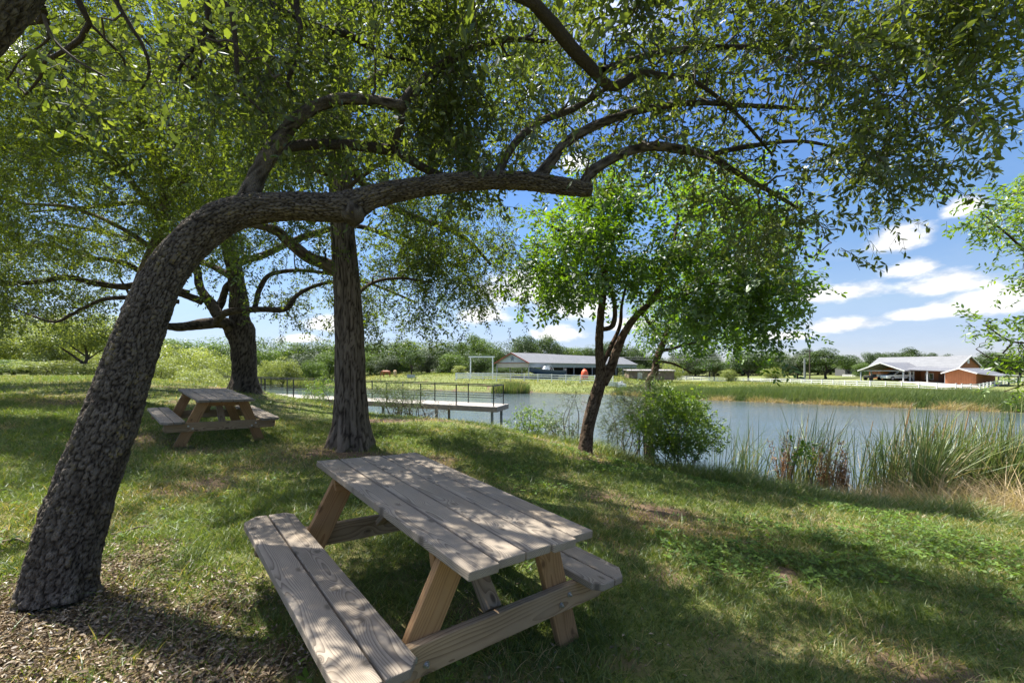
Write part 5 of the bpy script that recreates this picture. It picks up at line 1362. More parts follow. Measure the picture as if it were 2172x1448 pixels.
# ================================================================== FENCES AND FAR STRUCTURES
def build_fences():
    WHITE = simple('white_vinyl', (.80, .80, .78), .5, var=.05)
    def fence(name, label, pts, gap=2.4, hgt=1.12, rails=(1.02, .66, .30)):
        pts = [np.array(p, float) for p in pts]
        root = thing(name, label, 'fence', pts[0])
        o = pts[0]
        for a, b in zip(pts[:-1], pts[1:]):
            n = max(1, int(round(np.linalg.norm((b - a)[:2]) / gap)))
            for i in range(n + (1 if b is pts[-1] else 0)):
                p = a + (b - a) * i / n - o
                mb = MB(); mb.box((p[0] - .065, p[1] - .065, p[2] - .2), (p[0] + .065, p[1] + .065, p[2] + hgt))
                mb.prism([(p[0] - .085, p[1] - .085, p[2] + hgt), (p[0] + .085, p[1] - .085, p[2] + hgt), (p[0] + .085, p[1] + .085, p[2] + hgt), (p[0] - .085, p[1] + .085, p[2] + hgt)], (0, 0, .04))
                mb.build('post', WHITE, root)
            for r in rails:
                mb = MB(); mb.bar(a - o + [0, 0, r], b - o + [0, 0, r], .04, .14); mb.build('rail', WHITE, root)
    def W_(px, py, Y): 
        p = P(px, py, Y); return p
    fence('rail_fence', 'white three rail fence before the boat shed with its end at the gateway', [W_(967, 804.5, 75), W_(1112, 806, 73.5), W_(1262, 810.5, 70), W_(1300, 812, 69)])
    fence('rail_fence', 'white fence running back from the gateway beside the boat shed', [W_(969, 804, 76), W_(1090, 801, 92)], gap=3)
    fence('rail_fence', 'long white three rail fence along the far cattails to the barn', [W_(1424, 805, 122), W_(1560, 811, 105), W_(1700, 815.5, 89), W_(1846, 821, 76), W_(2028, 829, 66), ])
    fence('rail_fence', 'white fence bending back at the right beside the barn yard', [W_(2040, 829.5, 66), W_(2078, 829, 68), W_(2130, 818, 78), W_(2190, 808, 92)], gap=2.6)
    fence('rail_fence', 'distant white fence behind the barn porch', [W_(2068, 812, 106), W_(2160, 812, 104)], gap=3)
    fence('rail_fence', 'distant white fence left of the carport', [W_(1788, 802.5, 118), W_(1826, 803.5, 112)], gap=3)
    # gateway frame
    a, b = P(998, 804, 77), P(1045, 803, 77)
    root = thing('gateway_frame', 'tall white square gateway frame rising behind the fence corner', 'gateway', a)
    for p in (a, b):
        mb = MB(); q = p - a; mb.box((q[0] - .10, -.1, q[2] - .2), (q[0] + .10, .1, 3.85)); mb.build('post', WHITE, root)
    q = b - a; mb = MB(); mb.box((-.35, -.12, 3.85), (q[0] + .35, .12, 4.07)); mb.build('beam', WHITE, root)

def star(c, ux, uz, r, th, nrm):
    pts = []
    for i in range(10):
        a = PI / 2 + i * PI / 5; rr = r if i % 2 == 0 else r * .4
        pts.append(Vector(c) + Vector(ux) * math.cos(a) * rr + Vector(uz) * math.sin(a) * rr)
    return pts

def corrugated(name, c1, scale):
    t = NT(name)
    x, y, z = t.xyz(t.obj())
    s = t.math('SINE', t.math('MULTIPLY', x, scale))
    nz = t.noise(t.obj(), .7, 4, .6); k = t.mapr(nz, .3, .7, .9, 1.08)
    c = t.n('Mix', data_type='RGBA', blend_type='MULTIPLY'); t.set(c.inputs[0], 1.0); t.set(c.inputs[6], c1); t.set(c.inputs[7], t.comb(k, k, k))
    return t.principled(c.outputs[2], .42, t.bump(s, .5, .03), metal=.15, spec=.4)

def build_boat_shed():
    ROOF = corrugated('grey_metal_roof', (.17, .17, .165), 20)
    SKIRT = corrugated('blue_grey_siding', (.235, .275, .315), 18)
    GAB = corrugated('pale_gable_siding', (.40, .44, .47), 18)
    RED = simple('red_trim', (.27, .065, .040), .6)
    POST = simple('shed_post', (.33, .34, .35), .5)
    DARK = simple('shed_inner_wall', (.055, .052, .050), .8)
    BACK = corrugated('pale_back_panel', (.44, .40, .34), 12)
    a = P(1122, 803, 80); a = np.array([a[0], a[1], gz1(a[0], a[1])])
    u = np.array([31.7, 38.0]); Lh = 47.0; u = u / np.linalg.norm(u); v = np.array([-u[1], u[0]]); Wd = 8.0
    root = thing('boat_shed', 'long open sided shed with grey metal roof red gable trim and a star', 'shed', a)
    root.rotation_euler = (0, 0, math.atan2(u[1], u[0]))       # local x along the shed, y to its left side
    e, ap, sk = 3.05, 4.85, 2.15
    ov = .35
    for s in (0, 1):
        mb = MB()
        y0, y1 = (-ov, Wd / 2) if s == 0 else (Wd + ov, Wd / 2)
        z0 = e - (ap - e) / (Wd / 2) * ov
        mb.prism([(-ov, y0, z0 + .06), (Lh + ov, y0, z0 + .06), (Lh + ov, y1, ap + .06), (-ov, y1, ap + .06)], (0, 0, .07)); mb.build('roof', ROOF, root)
        mb = MB(); mb.bar((-ov - .03, y0, z0 + .02), (-ov - .03, y1, ap + .02), .09, .20); mb.build('gable_trim', RED, root)
        mb = MB(); yy = -.03 if s == 0 else Wd + .03; mb.box((0, yy - .03, sk), (Lh, yy + .03, e - .02)); mb.build('skirt_panel', SKIRT, root)
    for x in (0.0, Lh):
        mb = MB(); mb.prism([(x, 0, e), (x, Wd, e), (x, Wd / 2, ap - .02)], (.06, 0, 0)); mb.build('gable_wall', GAB, root)
        mb = MB(); mb.box((x - .06, 0, e - .06), (x - .003, Wd, e + .02)); mb.build('gable_beam', RED, root)
    mb = MB(); mb.box((.09, .1, 2.15), (.14, Wd - .1, e - .1)); mb.build('end_panel', BACK, root)
    pts = star((-.02, Wd / 2, e + .78), (0, 1, 0), (0, 0, 1), .55, .05, None)
    mb = MB(); mb.prism(pts, (-.06, 0, 0)); mb.build('star_emblem', simple('star_paint', (.16, .19, .23), .5), root)
    n = 13
    for s in (.1, Wd - .1):
        for i in range(n):
            x = .05 + i * (Lh - .1) / (n - 1)
            mb = MB(); mb.box((x - .08, s - .08, -.3), (x + .08, s + .08, sk if s < 1 else e - .05)); mb.build('post', POST, root)
    mb = MB(); mb.box((14, Wd - .4, -.2), (Lh - .2, Wd - .3, e - .2)); mb.build('back_wall', DARK, root)
    for x in (14, 26, 38):
        mb = MB(); mb.box((x, .9, -.2), (x + .08, Wd - .5, 2.5)); mb.build('stall_wall', DARK, root)
    M = Matrix.Translation(a) @ Matrix.Rotation(math.atan2(u[1], u[0]), 4, 'Z')
    def W(x, y, z=0):
        p = M @ Vector((x, y, z)); return np.array(p)
    # blue boat on its trailer under the roof
    b = P(1160, 800, 81.5); b[2] = gz1(b[0], b[1])
    HULL = simple('navy_hull', (.028, .060, .155), .25, spec=.6); WHT = simple('white_gelcoat', (.72, .73, .73), .3); TYRE = simple('black_rubber', (.02, .02, .02), .8); STEEL = simple('galvanised_steel', (.42, .43, .44), .45, .6)
    root = thing('motor_boat', 'dark blue motor boat on a trailer in front of the open shed', 'boat', b, .18)
    # hull lofted from stations, bow to the left
    st = np.linspace(0, 1, 12); V = []; LEN = 7.0
    for t in st:
        wv = 1.15 * (1 - (1 - t) ** 2.6) ** .7 + .02; keel = .55 + .75 * (1 - t) ** 3; sheer = 1.55 + .55 * (1 - t) ** 2
        x = -LEN / 2 + t * LEN
        V += [(x, -wv, sheer), (x, -wv * .82, keel + .30), (x, 0, keel), (x, wv * .82, keel + .30), (x, wv, sheer)]
    V = np.array(V); i = np.arange(60).reshape(12, 5)
    qd = np.stack([i[:-1, :-1], i[1:, :-1], i[1:, 1:], i[:-1, 1:]], -1).reshape(-1, 4)
    me = np_mesh('hull', np.concatenate([V]), [qd, np.array([[55, 56, 57, 58], [55, 58, 59, 59]])[:1]], [HULL], smooth=True); mobj('hull', me, root)
    dk = np.stack([i[:-1, 0], i[:-1, 4], i[1:, 4], i[1:, 0]], -1); me = np_mesh('deck', V * [1, .98, 1] - [0, 0, .06], [dk], [WHT]); mobj('deck', me, root)
    mb = MB(); mb.prism([(-.9, -.7, 1.6), (.4, -.7, 1.6), (.3, -.6, 2.35), (-.4, -.6, 2.35)], (0, 1.35, 0)); mb.build('console', WHT, root)
    for y in (-.75, .75):
        mb = MB(); mb.bar((-.3, y, 1.5), (.5, y, 2.7), .05, .05); mb.bar((1.2, y, 1.5), (.5, y, 2.7), .05, .05); mb.build('tower_tube', STEEL, root)
    mb = MB(); mb.box((3.5, -.2, .7), (3.85, .2, 1.9), .06); mb.build('outboard', simple('outboard_grey', (.1, .1, .11), .4), root)
    mb = MB(); mb.box((-2.4, -.9, .35), (3, -.8, .5)); mb.box((-2.4, .8, .35), (3, .9, .5)); mb.box((-4.6, -.05, .35), (-2, .05, .47)); mb.box((-2.4, -.9, .36), (-2.25, .9, .49)); mb.box((1.4, -.9, .36), (1.55, .9, .49)); mb.build('trailer_frame', STEEL, root)
    for y in (-1.05, 1.05):
        for x in (.9, 1.65):
            mb = MB(); mb.cyl((x, y - .1, .33), (x, y + .1, .33), .33, n=16); mb.build('wheel', TYRE, root)
    # orange covered object
    c = P(1240, 806, 80); c[2] = gz1(c[0], c[1])
    root = thing('orange_cover', 'bright orange rounded tarpaulin cover standing under the shed', 'tarpaulin', c)
    th = np.linspace(0, 2 * PI, 20, endpoint=False); V = []
    for k, (r, z) in enumerate(((.62, -.1), (.66, .5), (.62, 1.1), (.5, 1.5), (.28, 1.72), (.05, 1.78))):
        V += [(r * math.cos(a) * (1 + .05 * math.sin(5 * a + k)), r * math.sin(a) * (1 + .05 * math.cos(4 * a + k)), z + .04 * math.sin(3 * a)) for a in th]
    i = np.arange(120).reshape(6, 20); qd = np.stack([i[:-1], np.roll(i[:-1], -1, 1), np.roll(i[1:], -1, 1), i[1:]], -1).reshape(-1, 4)
    mobj('cover', np_mesh('orange_cover', np.array(V), [qd, i[-1][None]], [simple('orange_tarp', (.62, .10, .035), .6)], smooth=True), root)
    mb = MB(); mb.cyl((0, 0, 1.7), (0, 0, 2.0), .10, .08, 10); mb.build('tied_top', simple('orange_tarp_tie', (.5, .08, .03), .7), root)
    # small white boat and white tank by the fence
    c = P(1296, 812, 66); c[2] = gz1(c[0], c[1])
    root = thing('skiff', 'small white boat lying by the end of the near fence', 'boat', c, .3)
    V = []
    for t in np.linspace(0, 1, 8):
        w = .62 * (1 - (1 - t) ** 2.4) ** .7 + .02
        x = -1.6 + 3.2 * t; V += [(x, -w, .75 + .2 * (1 - t) ** 2), (x, -w * .7, .15 + .25 * (1 - t) ** 3), (x, w * .7, .15 + .25 * (1 - t) ** 3), (x, w, .75 + .2 * (1 - t) ** 2)]
    i = np.arange(32).reshape(8, 4); qd = np.stack([i[:-1, :-1], i[1:, :-1], i[1:, 1:], i[:-1, 1:]], -1).reshape(-1, 4)
    me = np_mesh('hull', np.array(V), [qd, i[-1][None]], [WHT], smooth=False); mobj('hull', me, root)
    dk = np.stack([i[:-1, 0], i[:-1, 3], i[1:, 3], i[1:, 0]], -1); mobj('deck', np_mesh('deck', np.array(V) - [0, 0, .05], [dk], [simple('skiff_deck', (.45, .47, .48), .5)]), root)
    c = P(1320, 811, 66); c[2] = gz1(c[0], c[1])
    root = thing('water_tank', 'white plastic tank with a round lid beside the small white boat', 'tank', c)
    mb = MB(); mb.box((-.8, -.5, -.1), (.5, .5, .62), .06); mb.build('tank_body', WHT, root)
    mb = MB(); mb.cyl((-.15, 0, .62), (-.15, 0, .95), .28, .24, 14); mb.build('lid', WHT, root)
    # low brown shed
    a = P(1334, 808, 92); z = gz1(a[0], a[1])
    WOODB = simple('old_brown_boards', (.17, .125, .09), .9, var=.3, scale=1.5); TIN = corrugated('rusty_tin', (.30, .27, .25), 14)
    root = thing('low_shed', 'low brown board shed with flat tin roof right of the boat shed', 'shed', (a[0], a[1], z))
    w = 9.6
    mb = MB(); mb.box((0, 0, -.3), (w, 3.4, 1.55)); mb.build('wall', WOODB, root)
    mb = MB(); mb.prism([(-.3, -.3, 1.62), (w + .3, -.3, 1.62), (w + .3, 3.8, 1.85), (-.3, 3.8, 1.85)], (0, 0, .12)); mb.build('roof', TIN, root)
    mb = MB(); mb.box((1.8, -.05, .0), (2.8, -.003, 1.35)); mb.build('door', simple('pale_door', (.42, .40, .36), .7), root)

def car_profile_mesh(mb, pts, y0, y1, inset=.0):
    mb.prism([(x, y0, z) for x, z in pts], (0, y1 - y0, 0))

def build_barn():
    WOODR = None
    t = NT('red_brown_siding'); x, y, z = t.xyz(t.obj())
    s = t.math('FRACT', t.math('MULTIPLY', t.math('ADD', x, y), 3.1)); n = t.noise(t.vmath('MULTIPLY', t.obj(), (3, 3, .35)), 1.6, 4, .6)
    c = t.mix(n, (.23, .090, .040), (.40, .175, .085)); c = t.mix(t.mapr(s, .06, .02), c, (.12, .05, .025))
    WOODR = t.principled(c, .8, None, spec=.2)
    ROOF = corrugated('pale_metal_roof', (.165, .165, .17), 9)
    STEEL = simple('grey_steel_post', (.42, .44, .46), .5, .2); TRIM = simple('white_trim', (.74, .74, .72), .5); DARKU = simple('roof_underside', (.20, .20, .20), .7)
    GLASS = simple('dark_glass', (.02, .025, .03), .08, spec=.8)
    o = np.array([72.2, 90.0, gz1(72.2, 90.0)])
    u = np.array([.92, .39]); ang = math.atan2(u[1], u[0])
    root = thing('barn', 'red brown board barn with pale metal roofs and open gabled carport', 'barn', o); root.rotation_euler = (0, 0, ang)
    z0 = o[2]
    # local frame: +x away along the carport ridge, -y towards the viewer's right
    def gable(xa, xb, ya, yb, ze, zr, wall=None, ov=.35, name='roof', openz=None):
        ym = (ya + yb) / 2
        for y_ in (ya, yb):
            dy = ov if y_ == max(ya, yb) else -ov; zo = ze - (zr - ze) / abs(ya - ym) * ov
            mb = MB(); mb.prism([(xa - ov, y_ + dy, zo), (xb + ov, y_ + dy, zo), (xb + ov, ym, zr), (xa - ov, ym, zr)], (0, 0, .09)); mb.build(name, ROOF, root)
            mb = MB(); mb.bar((xa - ov - .04, y_ + dy, zo + .03), (xa - ov - .04, ym, zr + .03), .08, .20); mb.build('rake_trim', TRIM, root)
    zc = lambda py, Y: H - (py - CY) / F * Y - z0
    Wc = 7.3
    gable(0, 10.8, 0, -Wc, 2.15, 3.62)
    for x in (.05, 3.6):
        for y in (-.05, -Wc + .05):
            mb = MB(); mb.box((x - .1, y - .1, -.4), (x + .1, y + .1, 2.12)); mb.build('carport_post', STEEL, root)
    mb = MB(); mb.box((-.05, -Wc, 2.0), (.08, 0, 2.14)); mb.build('carport_beam', STEEL, root)
    for k in range(4):
        mb = MB(); x = 1.2 + k * 2.2; mb.bar((x, -.1, 2.1), (x, -Wc / 2, 3.5), .09, .16); mb.bar((x, -Wc + .1, 2.1), (x, -Wc / 2, 3.5), .09, .16); mb.build('rafter', DARKU, root)
    mb = MB(); mb.prism([(7.2, .1, -.4), (7.2, -Wc, -.4), (7.2, -Wc, 2.12), (7.2, -Wc / 2, 3.5), (7.2, .1, 2.12)], (.12, 0, 0)); mb.build('carport_back_wall', WOODR, root)
    # connecting wing with porch, running to the viewer's right
    y1 = -Wc - 5.7
    mb = MB(); mb.box((6.0, y1, -.6), (6.12, -Wc - .02, 2.35)); mb.build('wall', WOODR, root)
    mb = MB(); mb.prism([(1.6, -Wc + .6, 2.25), (1.6, y1, 1.95), (6.3, y1, 2.55), (6.3, -Wc + .6, 2.85)], (0, 0, .1)); mb.build('porch_roof', ROOF, root)
    for k, y in enumerate((-Wc - .2, -Wc - 2.8, y1 + .3)):
        mb = MB(); mb.box((1.75, y - .09, -.8), (1.93, y + .09, 2.05)); mb.build('porch_post', STEEL, root)
    mb = MB(); mb.box((5.92, -Wc - 2.0, .35), (5.997, -Wc - .7, 1.6)); f = mb.build('window', TRIM, root)
    mb = MB(); mb.box((5.90, -Wc - 1.9, .45), (5.917, -Wc - 1.4, 1.5)); mb.box((5.90, -Wc - 1.3, .45), (5.917, -Wc - .8, 1.5)); mb.build('pane', GLASS, f)
    for yd in (-Wc - 2.7, -Wc - 4.3):
        mb = MB(); mb.box((5.93, yd - 1.0, -.5), (5.997, yd, 1.55)); mb.build('door', simple('dark_barn_door', (.13, .055, .03), .7), root)
    # low gabled wing at the right end with its lean-to
    ya, yb = y1 + .1, y1 - 4.0
    gable(1.0, 8.5, ya, yb, 1.75, 2.5, name='wing_roof')
    mb = MB(); mb.prism([(1.2, ya, -.9), (1.2, yb, -.9), (1.2, yb, 1.7), (1.2, (ya + yb) / 2, 2.42), (1.2, ya, 1.7)], (.1, 0, 0)); mb.build('wing_wall', WOODR, root)
    mb = MB(); mb.box((1.3, yb, -.9), (8, yb + .1, 1.7)); mb.build('wing_side_wall', WOODR, root)
    mb = MB(); mb.prism([(1.0, yb - .36, 1.56), (1.0, yb - 2.9, 1.2), (8.5, yb - 2.9, 1.2), (8.5, yb - .36, 1.56)], (0, 0, .1)); mb.build('lean_to_roof', ROOF, root)
    for x in (1.2, 4.8, 8.2):
        mb = MB(); mb.box((x - .08, yb - 2.8, -1.1), (x + .08, yb - 2.64, 1.2)); mb.build('lean_to_post', simple('dark_post', (.09, .085, .08), .7), root)
    # main hall, its ridge runs across, gable at the viewer's right
    xm, hw = 12.6, 4.4; ya, yb = 2.7, -11.7
    zr, ze = 4.9, 2.75
    for s in (-1, 1):
        mb = MB(); xo = xm + s * (hw + .4); zo = ze - (zr - ze) / hw * .4
        mb.prism([(xo, ya + .4, zo), (xo, yb - .4, zo), (xm, yb - .4, zr), (xm, ya + .4, zr)], (0, 0, .1)); o_ = mb.build('main_roof', corrugated('standing_seam_roof', (.165, .17, .175), 7) if s < 0 else ROOF, root)
        mb = MB(); mb.bar((xo, yb - .44, zo + .03), (xm, yb - .44, zr + .03), .07, .2); mb.build('rake_trim', TRIM, root)
    mb = MB(); mb.box((xm - hw, yb, -.8), (xm - hw + .12, ya, ze)); mb.build('main_wall', WOODR, root)
    mb = MB(); mb.prism([(xm - hw, yb, -.8), (xm + hw, yb, -.8), (xm + hw, yb, ze), (xm, yb, zr - .06), (xm - hw, yb, ze)], (0, .12, 0)); mb.build('gable_wall', WOODR, root)
    mb = MB(); mb.box((xm - .35, yb - .06, 3.5), (xm + .35, yb - .003, 4.3)); mb.build('loft_window', TRIM, root)
    # gravel yard
    g = [P(1905, 812, 84), P(1990, 822, 72), P(2080, 824, 70), P(2060, 811, 83)]
    V = []
    nn = 14
    for i in range(nn):
        for j in range(nn):
            a, b = i / (nn - 1), j / (nn - 1); p = (g[0] * (1 - a) + g[1] * a) * (1 - b) + (g[3] * (1 - a) + g[2] * a) * b
            V.append((p[0], p[1], gz1(p[0], p[1]) + .06))
    i = np.arange(nn * nn).reshape(nn, nn); qd = np.stack([i[:-1, :-1], i[1:, :-1], i[1:, 1:], i[:-1, 1:]], -1).reshape(-1, 4)
    tag(mobj('driveway', np_mesh('driveway', np.array(V), [qd], [simple('pale_gravel', (.50, .44, .37), .95, var=.2, scale=.8)], smooth=True)), 'pale gravel driveway before the barn', kind='structure')
    # white sport utility car under the carport
    WHITE = simple('white_car_paint', (.74, .75, .76), .25, spec=.6, var=.02); TYRE = simple('tyre_rubber', (.018, .018, .018), .85); RIM = simple('wheel_rim', (.45, .46, .47), .35, .8); LAMP = simple('red_tail_lamp', (.35, .02, .02), .3); HEAD = simple('head_lamp', (.7, .72, .74), .15)
    c = P(1903, 804.5, 86.5); c[2] = gz1(c[0], c[1]) + .02
    car = thing('parked_car', 'white long roofed family car parked in front of the carport', 'car', c, math.radians(-3))
    body = [(-2.55, .42), (-2.6, .75), (-2.5, 1.0), (-1.35, 1.12), (-.55, 1.72), (2.25, 1.76), (2.52, 1.15), (2.58, .55), (2.5, .40)]
    mb = MB(); car_profile_mesh(mb, body, -.95, .95); mb.build('body', WHITE, car, bev=.06)
    for y in (-.957, .957):
        for pts in ([(-1.18, 1.16), (-.52, 1.62), (.25, 1.64), (.25, 1.16)], [(.35, 1.16), (.35, 1.64), (1.3, 1.65), (1.3, 1.16)], [(1.4, 1.16), (1.4, 1.65), (2.12, 1.66), (2.3, 1.18)]):
            mb = MB(); mb.prism([(x, y - .008, z) for x, z in pts], (0, .016, 0)); mb.build('side_window', GLASS, car)
    mb = MB(); mb.prism([(-1.36, -.8, 1.16), (-.62, -.75, 1.69), (-.62, .75, 1.69), (-1.36, .8, 1.16)], (-.02, 0, .015)); mb.build('windscreen', GLASS, car)
    for x in (-1.62, 1.55):
        for y in (-.86, .86):
            mb = MB(); mb.cyl((x, y - .13, .40), (x, y + .13, .40), .40, n=20); w = mb.build('wheel', TYRE, car)
            mb = MB(); s = 1 if y > 0 else -1; mb.cyl((x, y + s * .131, .40), (x, y + s * .145, .40), .25, n=14); mb.build('rim', RIM, w)
    for y in (-.75, .75):
        mb = MB(); mb.box((2.53, y - .15, .95), (2.60, y + .15, 1.3)); mb.build('tail_lamp', LAMP, car)
        mb = MB(); mb.box((-2.63, y - .17, .78), (-2.55, y + .17, .92)); mb.build('headlight', HEAD, car)
    # farm utility vehicle
    c = P(1857, 804, 88.5); c[2] = gz1(c[0], c[1]) + .02
    car = thing('utility_vehicle', 'open farm utility vehicle with pale cargo box left of the white car', 'utility vehicle', c, math.radians(-4))
    BLK = simple('black_frame', (.03, .03, .032), .5)
    mb = MB(); car_profile_mesh(mb, [(-1.9, .55), (-1.95, .9), (-1.2, 1.05), (-.7, .62), (-.6, .5)], -.7, .7); mb.build('hood', BLK, car, bev=.03)
    mb = MB(); mb.prism([(-.2, -.75, .7), (1.9, -.75, .7), (1.95, -.75, 1.22), (-.3, -.75, 1.22)], (0, 1.5, 0)); mb.build('cargo_box', simple('pale_box', (.55, .55, .53), .5), car)
    mb = MB(); mb.box((-.75, -.65, .6), (-.25, .65, .85)); mb.box((-.35, -.65, .85), (-.25, .65, 1.25)); mb.build('seat', BLK, car)
    for y in (-.68, .68):
        mb = MB(); mb.bar((-1.15, y, 1.0), (-.75, y, 1.85), .05, .05); mb.bar((-.75, y, 1.85), (-.2, y, 1.85), .05, .05); mb.bar((-.2, y, 1.85), (-.2, y, .8), .05, .05); mb.build('roll_bar', BLK, car)
    for x in (-1.4, 1.3):
        for y in (-.75, .75):
            mb = MB(); mb.cyl((x, y - .14, .36), (x, y + .14, .36), .36, n=16); mb.build('wheel', TYRE, car)
    # small pale outbuilding far left of the carport
    c = P(1794, 801, 128); z = gz1(c[0], c[1])
    root = thing('outbuilding', 'small distant shed with a shiny pale roof left of the carport', 'shed', (c[0], c[1], z))
    mb = MB(); mb.box((-.2, 0, -.3), (4.6, 4, 2.6)); mb.build('wall', simple('dark_shed_wall', (.10, .10, .10), .8), root)
    mb = MB(); mb.prism([(-.5, -.5, 2.65), (4.9, -.5, 2.65), (4.9, 2, 4.0), (-.5, 2, 4.0)], (0, 0, .1)); mb.prism([(-.5, 4.5, 2.65), (4.9, 4.5, 2.65), (4.9, 2.001, 4.0), (-.5, 2.001, 4.0)], (0, 0, .1)); mb.build('roof', ROOF, root)

def build_poles():
    PW = simple('pole_wood', (.085, .065, .050), .9, var=.25); PG = simple('grey_pole', (.26, .27, .27), .7); WIRE = simple('wire_grey', (.30, .31, .33), .5)
    a = P(1717.5, 806, 103); a[2] = gz1(a[0], a[1]); top = H + (782 - 737) / F * 103
    r = thing('utility_pole', 'tall dark wooden utility pole before the far oaks', 'pole', a)
    mb = MB(); mb.cyl((0, 0, -.5), (0, 0, top - a[2]), .16, .11, 10); mb.build('shaft', PW, r)
    mb = MB(); mb.box((-.9, -.06, top - a[2] - .8), (.9, .06, top - a[2] - .65)); mb.build('crossarm', PW, r)
    b = P(1706.5, 808, 96); b[2] = gz1(b[0], b[1])
    r = thing('utility_pole', 'shorter grey pole just left of the tall dark pole', 'pole', b)
    mb = MB(); mb.cyl((0, 0, -.5), (0, 0, H + (782 - 760) / F * 96 - b[2]), .20, .17, 10); mb.build('shaft', PG, r)
    c = P(1406, 806, 110); c[2] = gz1(c[0], c[1])
    r = thing('utility_pole', 'thin dark pole beside the yellow green bush', 'pole', c)
    mb = MB(); mb.cyl((0, 0, -.5), (0, 0, H + (782 - 764) / F * 110 - c[2]), .12, .09, 8); mb.build('shaft', PW, r)
    for i, (py0, py1, lab) in enumerate(((748, 744, 'upper power line from the tall pole towards the boat shed'), (752, 756, 'lower power line from the tall pole towards the boat shed'))):
        p0 = P(1717, py0, 103); p1 = P(1110, 747 + i * 5, 125)
        pts = [p0 + (p1 - p0) * t - np.array([0, 0, 1.3 * 4 * t * (1 - t)]) for t in np.linspace(0, 1, 14)]
        V, Fc, _ = tube(np.array(pts), np.full(14, .022), 4, 3.0)
        o = mobj('power_line', np_mesh('power_line', V, Fc, [WIRE])); tag(o, lab, 'power line')

def skin_animal(name, edges, nodes, mat, parent):
    me = bpy.data.meshes.new(name)
    me.from_pydata([n[:3] for n in nodes], edges, [])
    o = bpy.data.objects.new(name, me); link(o)
    o.modifiers.new('skin', 'SKIN'); o.modifiers.new('sub', 'SUBSURF').levels = 1
    o.modifiers['sub'].render_levels = 1
    for v, n in zip(me.skin_vertices[0].data, nodes): v.radius = (n[3], n[3]); 
    me.skin_vertices[0].data[0].use_root = True
    dg = bpy.context.evaluated_depsgraph_get(); dg.update()
    m2 = bpy.data.meshes.new_from_object(o.evaluated_get(dg)); m2.name = name
    bpy.data.objects.remove(o)
    m2.materials.clear(); m2.materials.append(mat)
    m2.polygons.foreach_set('use_smooth', [True] * len(m2.polygons))
    return mobj(name, m2, parent)

def build_horses():
    def horse(label, loc, rz, coat, mane, graze):
        r = thing('horse', label, 'horse', loc, rz, 'horses grazing beyond the pier')
        hx = [(.0, 0, 1.12, .28), (.45, 0, 1.10, .29), (-.45, 0, 1.16, .27), (.72, 0, 1.18, .22), (-.72, 0, 1.12, .20)]
        n = list(hx); e = [(0, 1), (0, 2), (1, 3), (2, 4)]
        neck = [(.98, 0, 1.18, .15), (1.18, 0, .85, .11), (1.30, 0, .52, .10), (1.36, 0, .30, .085), (1.34, 0, .12, .06)] if graze else [(.95, 0, 1.42, .15), (1.12, 0, 1.68, .11), (1.25, 0, 1.80, .10), (1.45, 0, 1.66, .085), (1.58, 0, 1.54, .06)]
        k = len(n); n += neck; e += [(3, k)] + [(k + i, k + i + 1) for i in range(4)]
        for s in (-.15, .15):
            k = len(n); n += [(.62, s, .82, .12), (.64, s, .48, .07), (.62, s, .20, .05), (.66, s, .03, .06)]; e += [(1, k), (k, k + 1), (k + 1, k + 2), (k + 2, k + 3)]
            k = len(n); n += [(-.62, s, .86, .16), (-.55, s, .60, .09), (-.76, s, .46, .07), (-.70, s, .20, .05), (-.67, s, .03, .06)]; e += [(2, k)] + [(k + i, k + i + 1) for i in range(4)]
        skin_animal('body', e, n, coat, r)
        mb = MB(); mb.cyl((-.86, 0, 1.2), (-.98, 0, .95), .05, .06, 8); mb.cyl((-.98, 0, .96), (-1.0, 0, .5), .06, .02, 8); mb.build('tail', mane, r)
        mb = MB()
        a = [Vector(p[:3]) for p in neck[:3]]
        mb.bar(a[0] + Vector((.08, 0, .16)), a[1] + Vector((.12, 0, .04)), .05, .10); mb.build('mane', mane, r)
        for s in (-.06, .06):
            mb = MB(); p = Vector(neck[2][:3]); mb.cyl(p + Vector((-.02, s, .05)), p + Vector((-.06, s, .22)), .035, .005, 6); mb.build('ear', coat, r)
    CH = simple('chestnut_coat', (.27, .085, .030), .6); TAN = simple('palomino_coat', (.48, .33, .18), .6); DM = simple('dark_mane', (.10, .04, .02), .8); WM = simple('pale_mane', (.60, .50, .36), .8)
    p = P(820, 797, 88); p[2] = gz1(p[0], p[1]); horse('chestnut horse grazing with lowered head before the far wood', p, PI * .93, CH, DM, True)
    p = P(838, 797, 88); p[2] = gz1(p[0], p[1]); horse('pale tan horse grazing seen from behind right of the chestnut horse', p, PI * .56, TAN, WM, True)
    p = P(872, 800, 84); p[2] = gz1(p[0], p[1])
    r = thing('water_trough', 'small grey trough on the meadow below the separate tree', 'trough', p)
    G_ = simple('grey_trough', (.36, .38, .40), .5)
    mb = MB(); mb.box((-.7, -.35, .0), (.7, .35, .1)); mb.box((-.7, -.35, .1), (-.64, .35, .6)); mb.box((.64, -.35, .1), (.7, .35, .6)); mb.box((-.64, -.35, .1), (.64, -.30, .6)); mb.box((-.64, .30, .1), (.64, .35, .6)); mb.build('basin', G_, r)

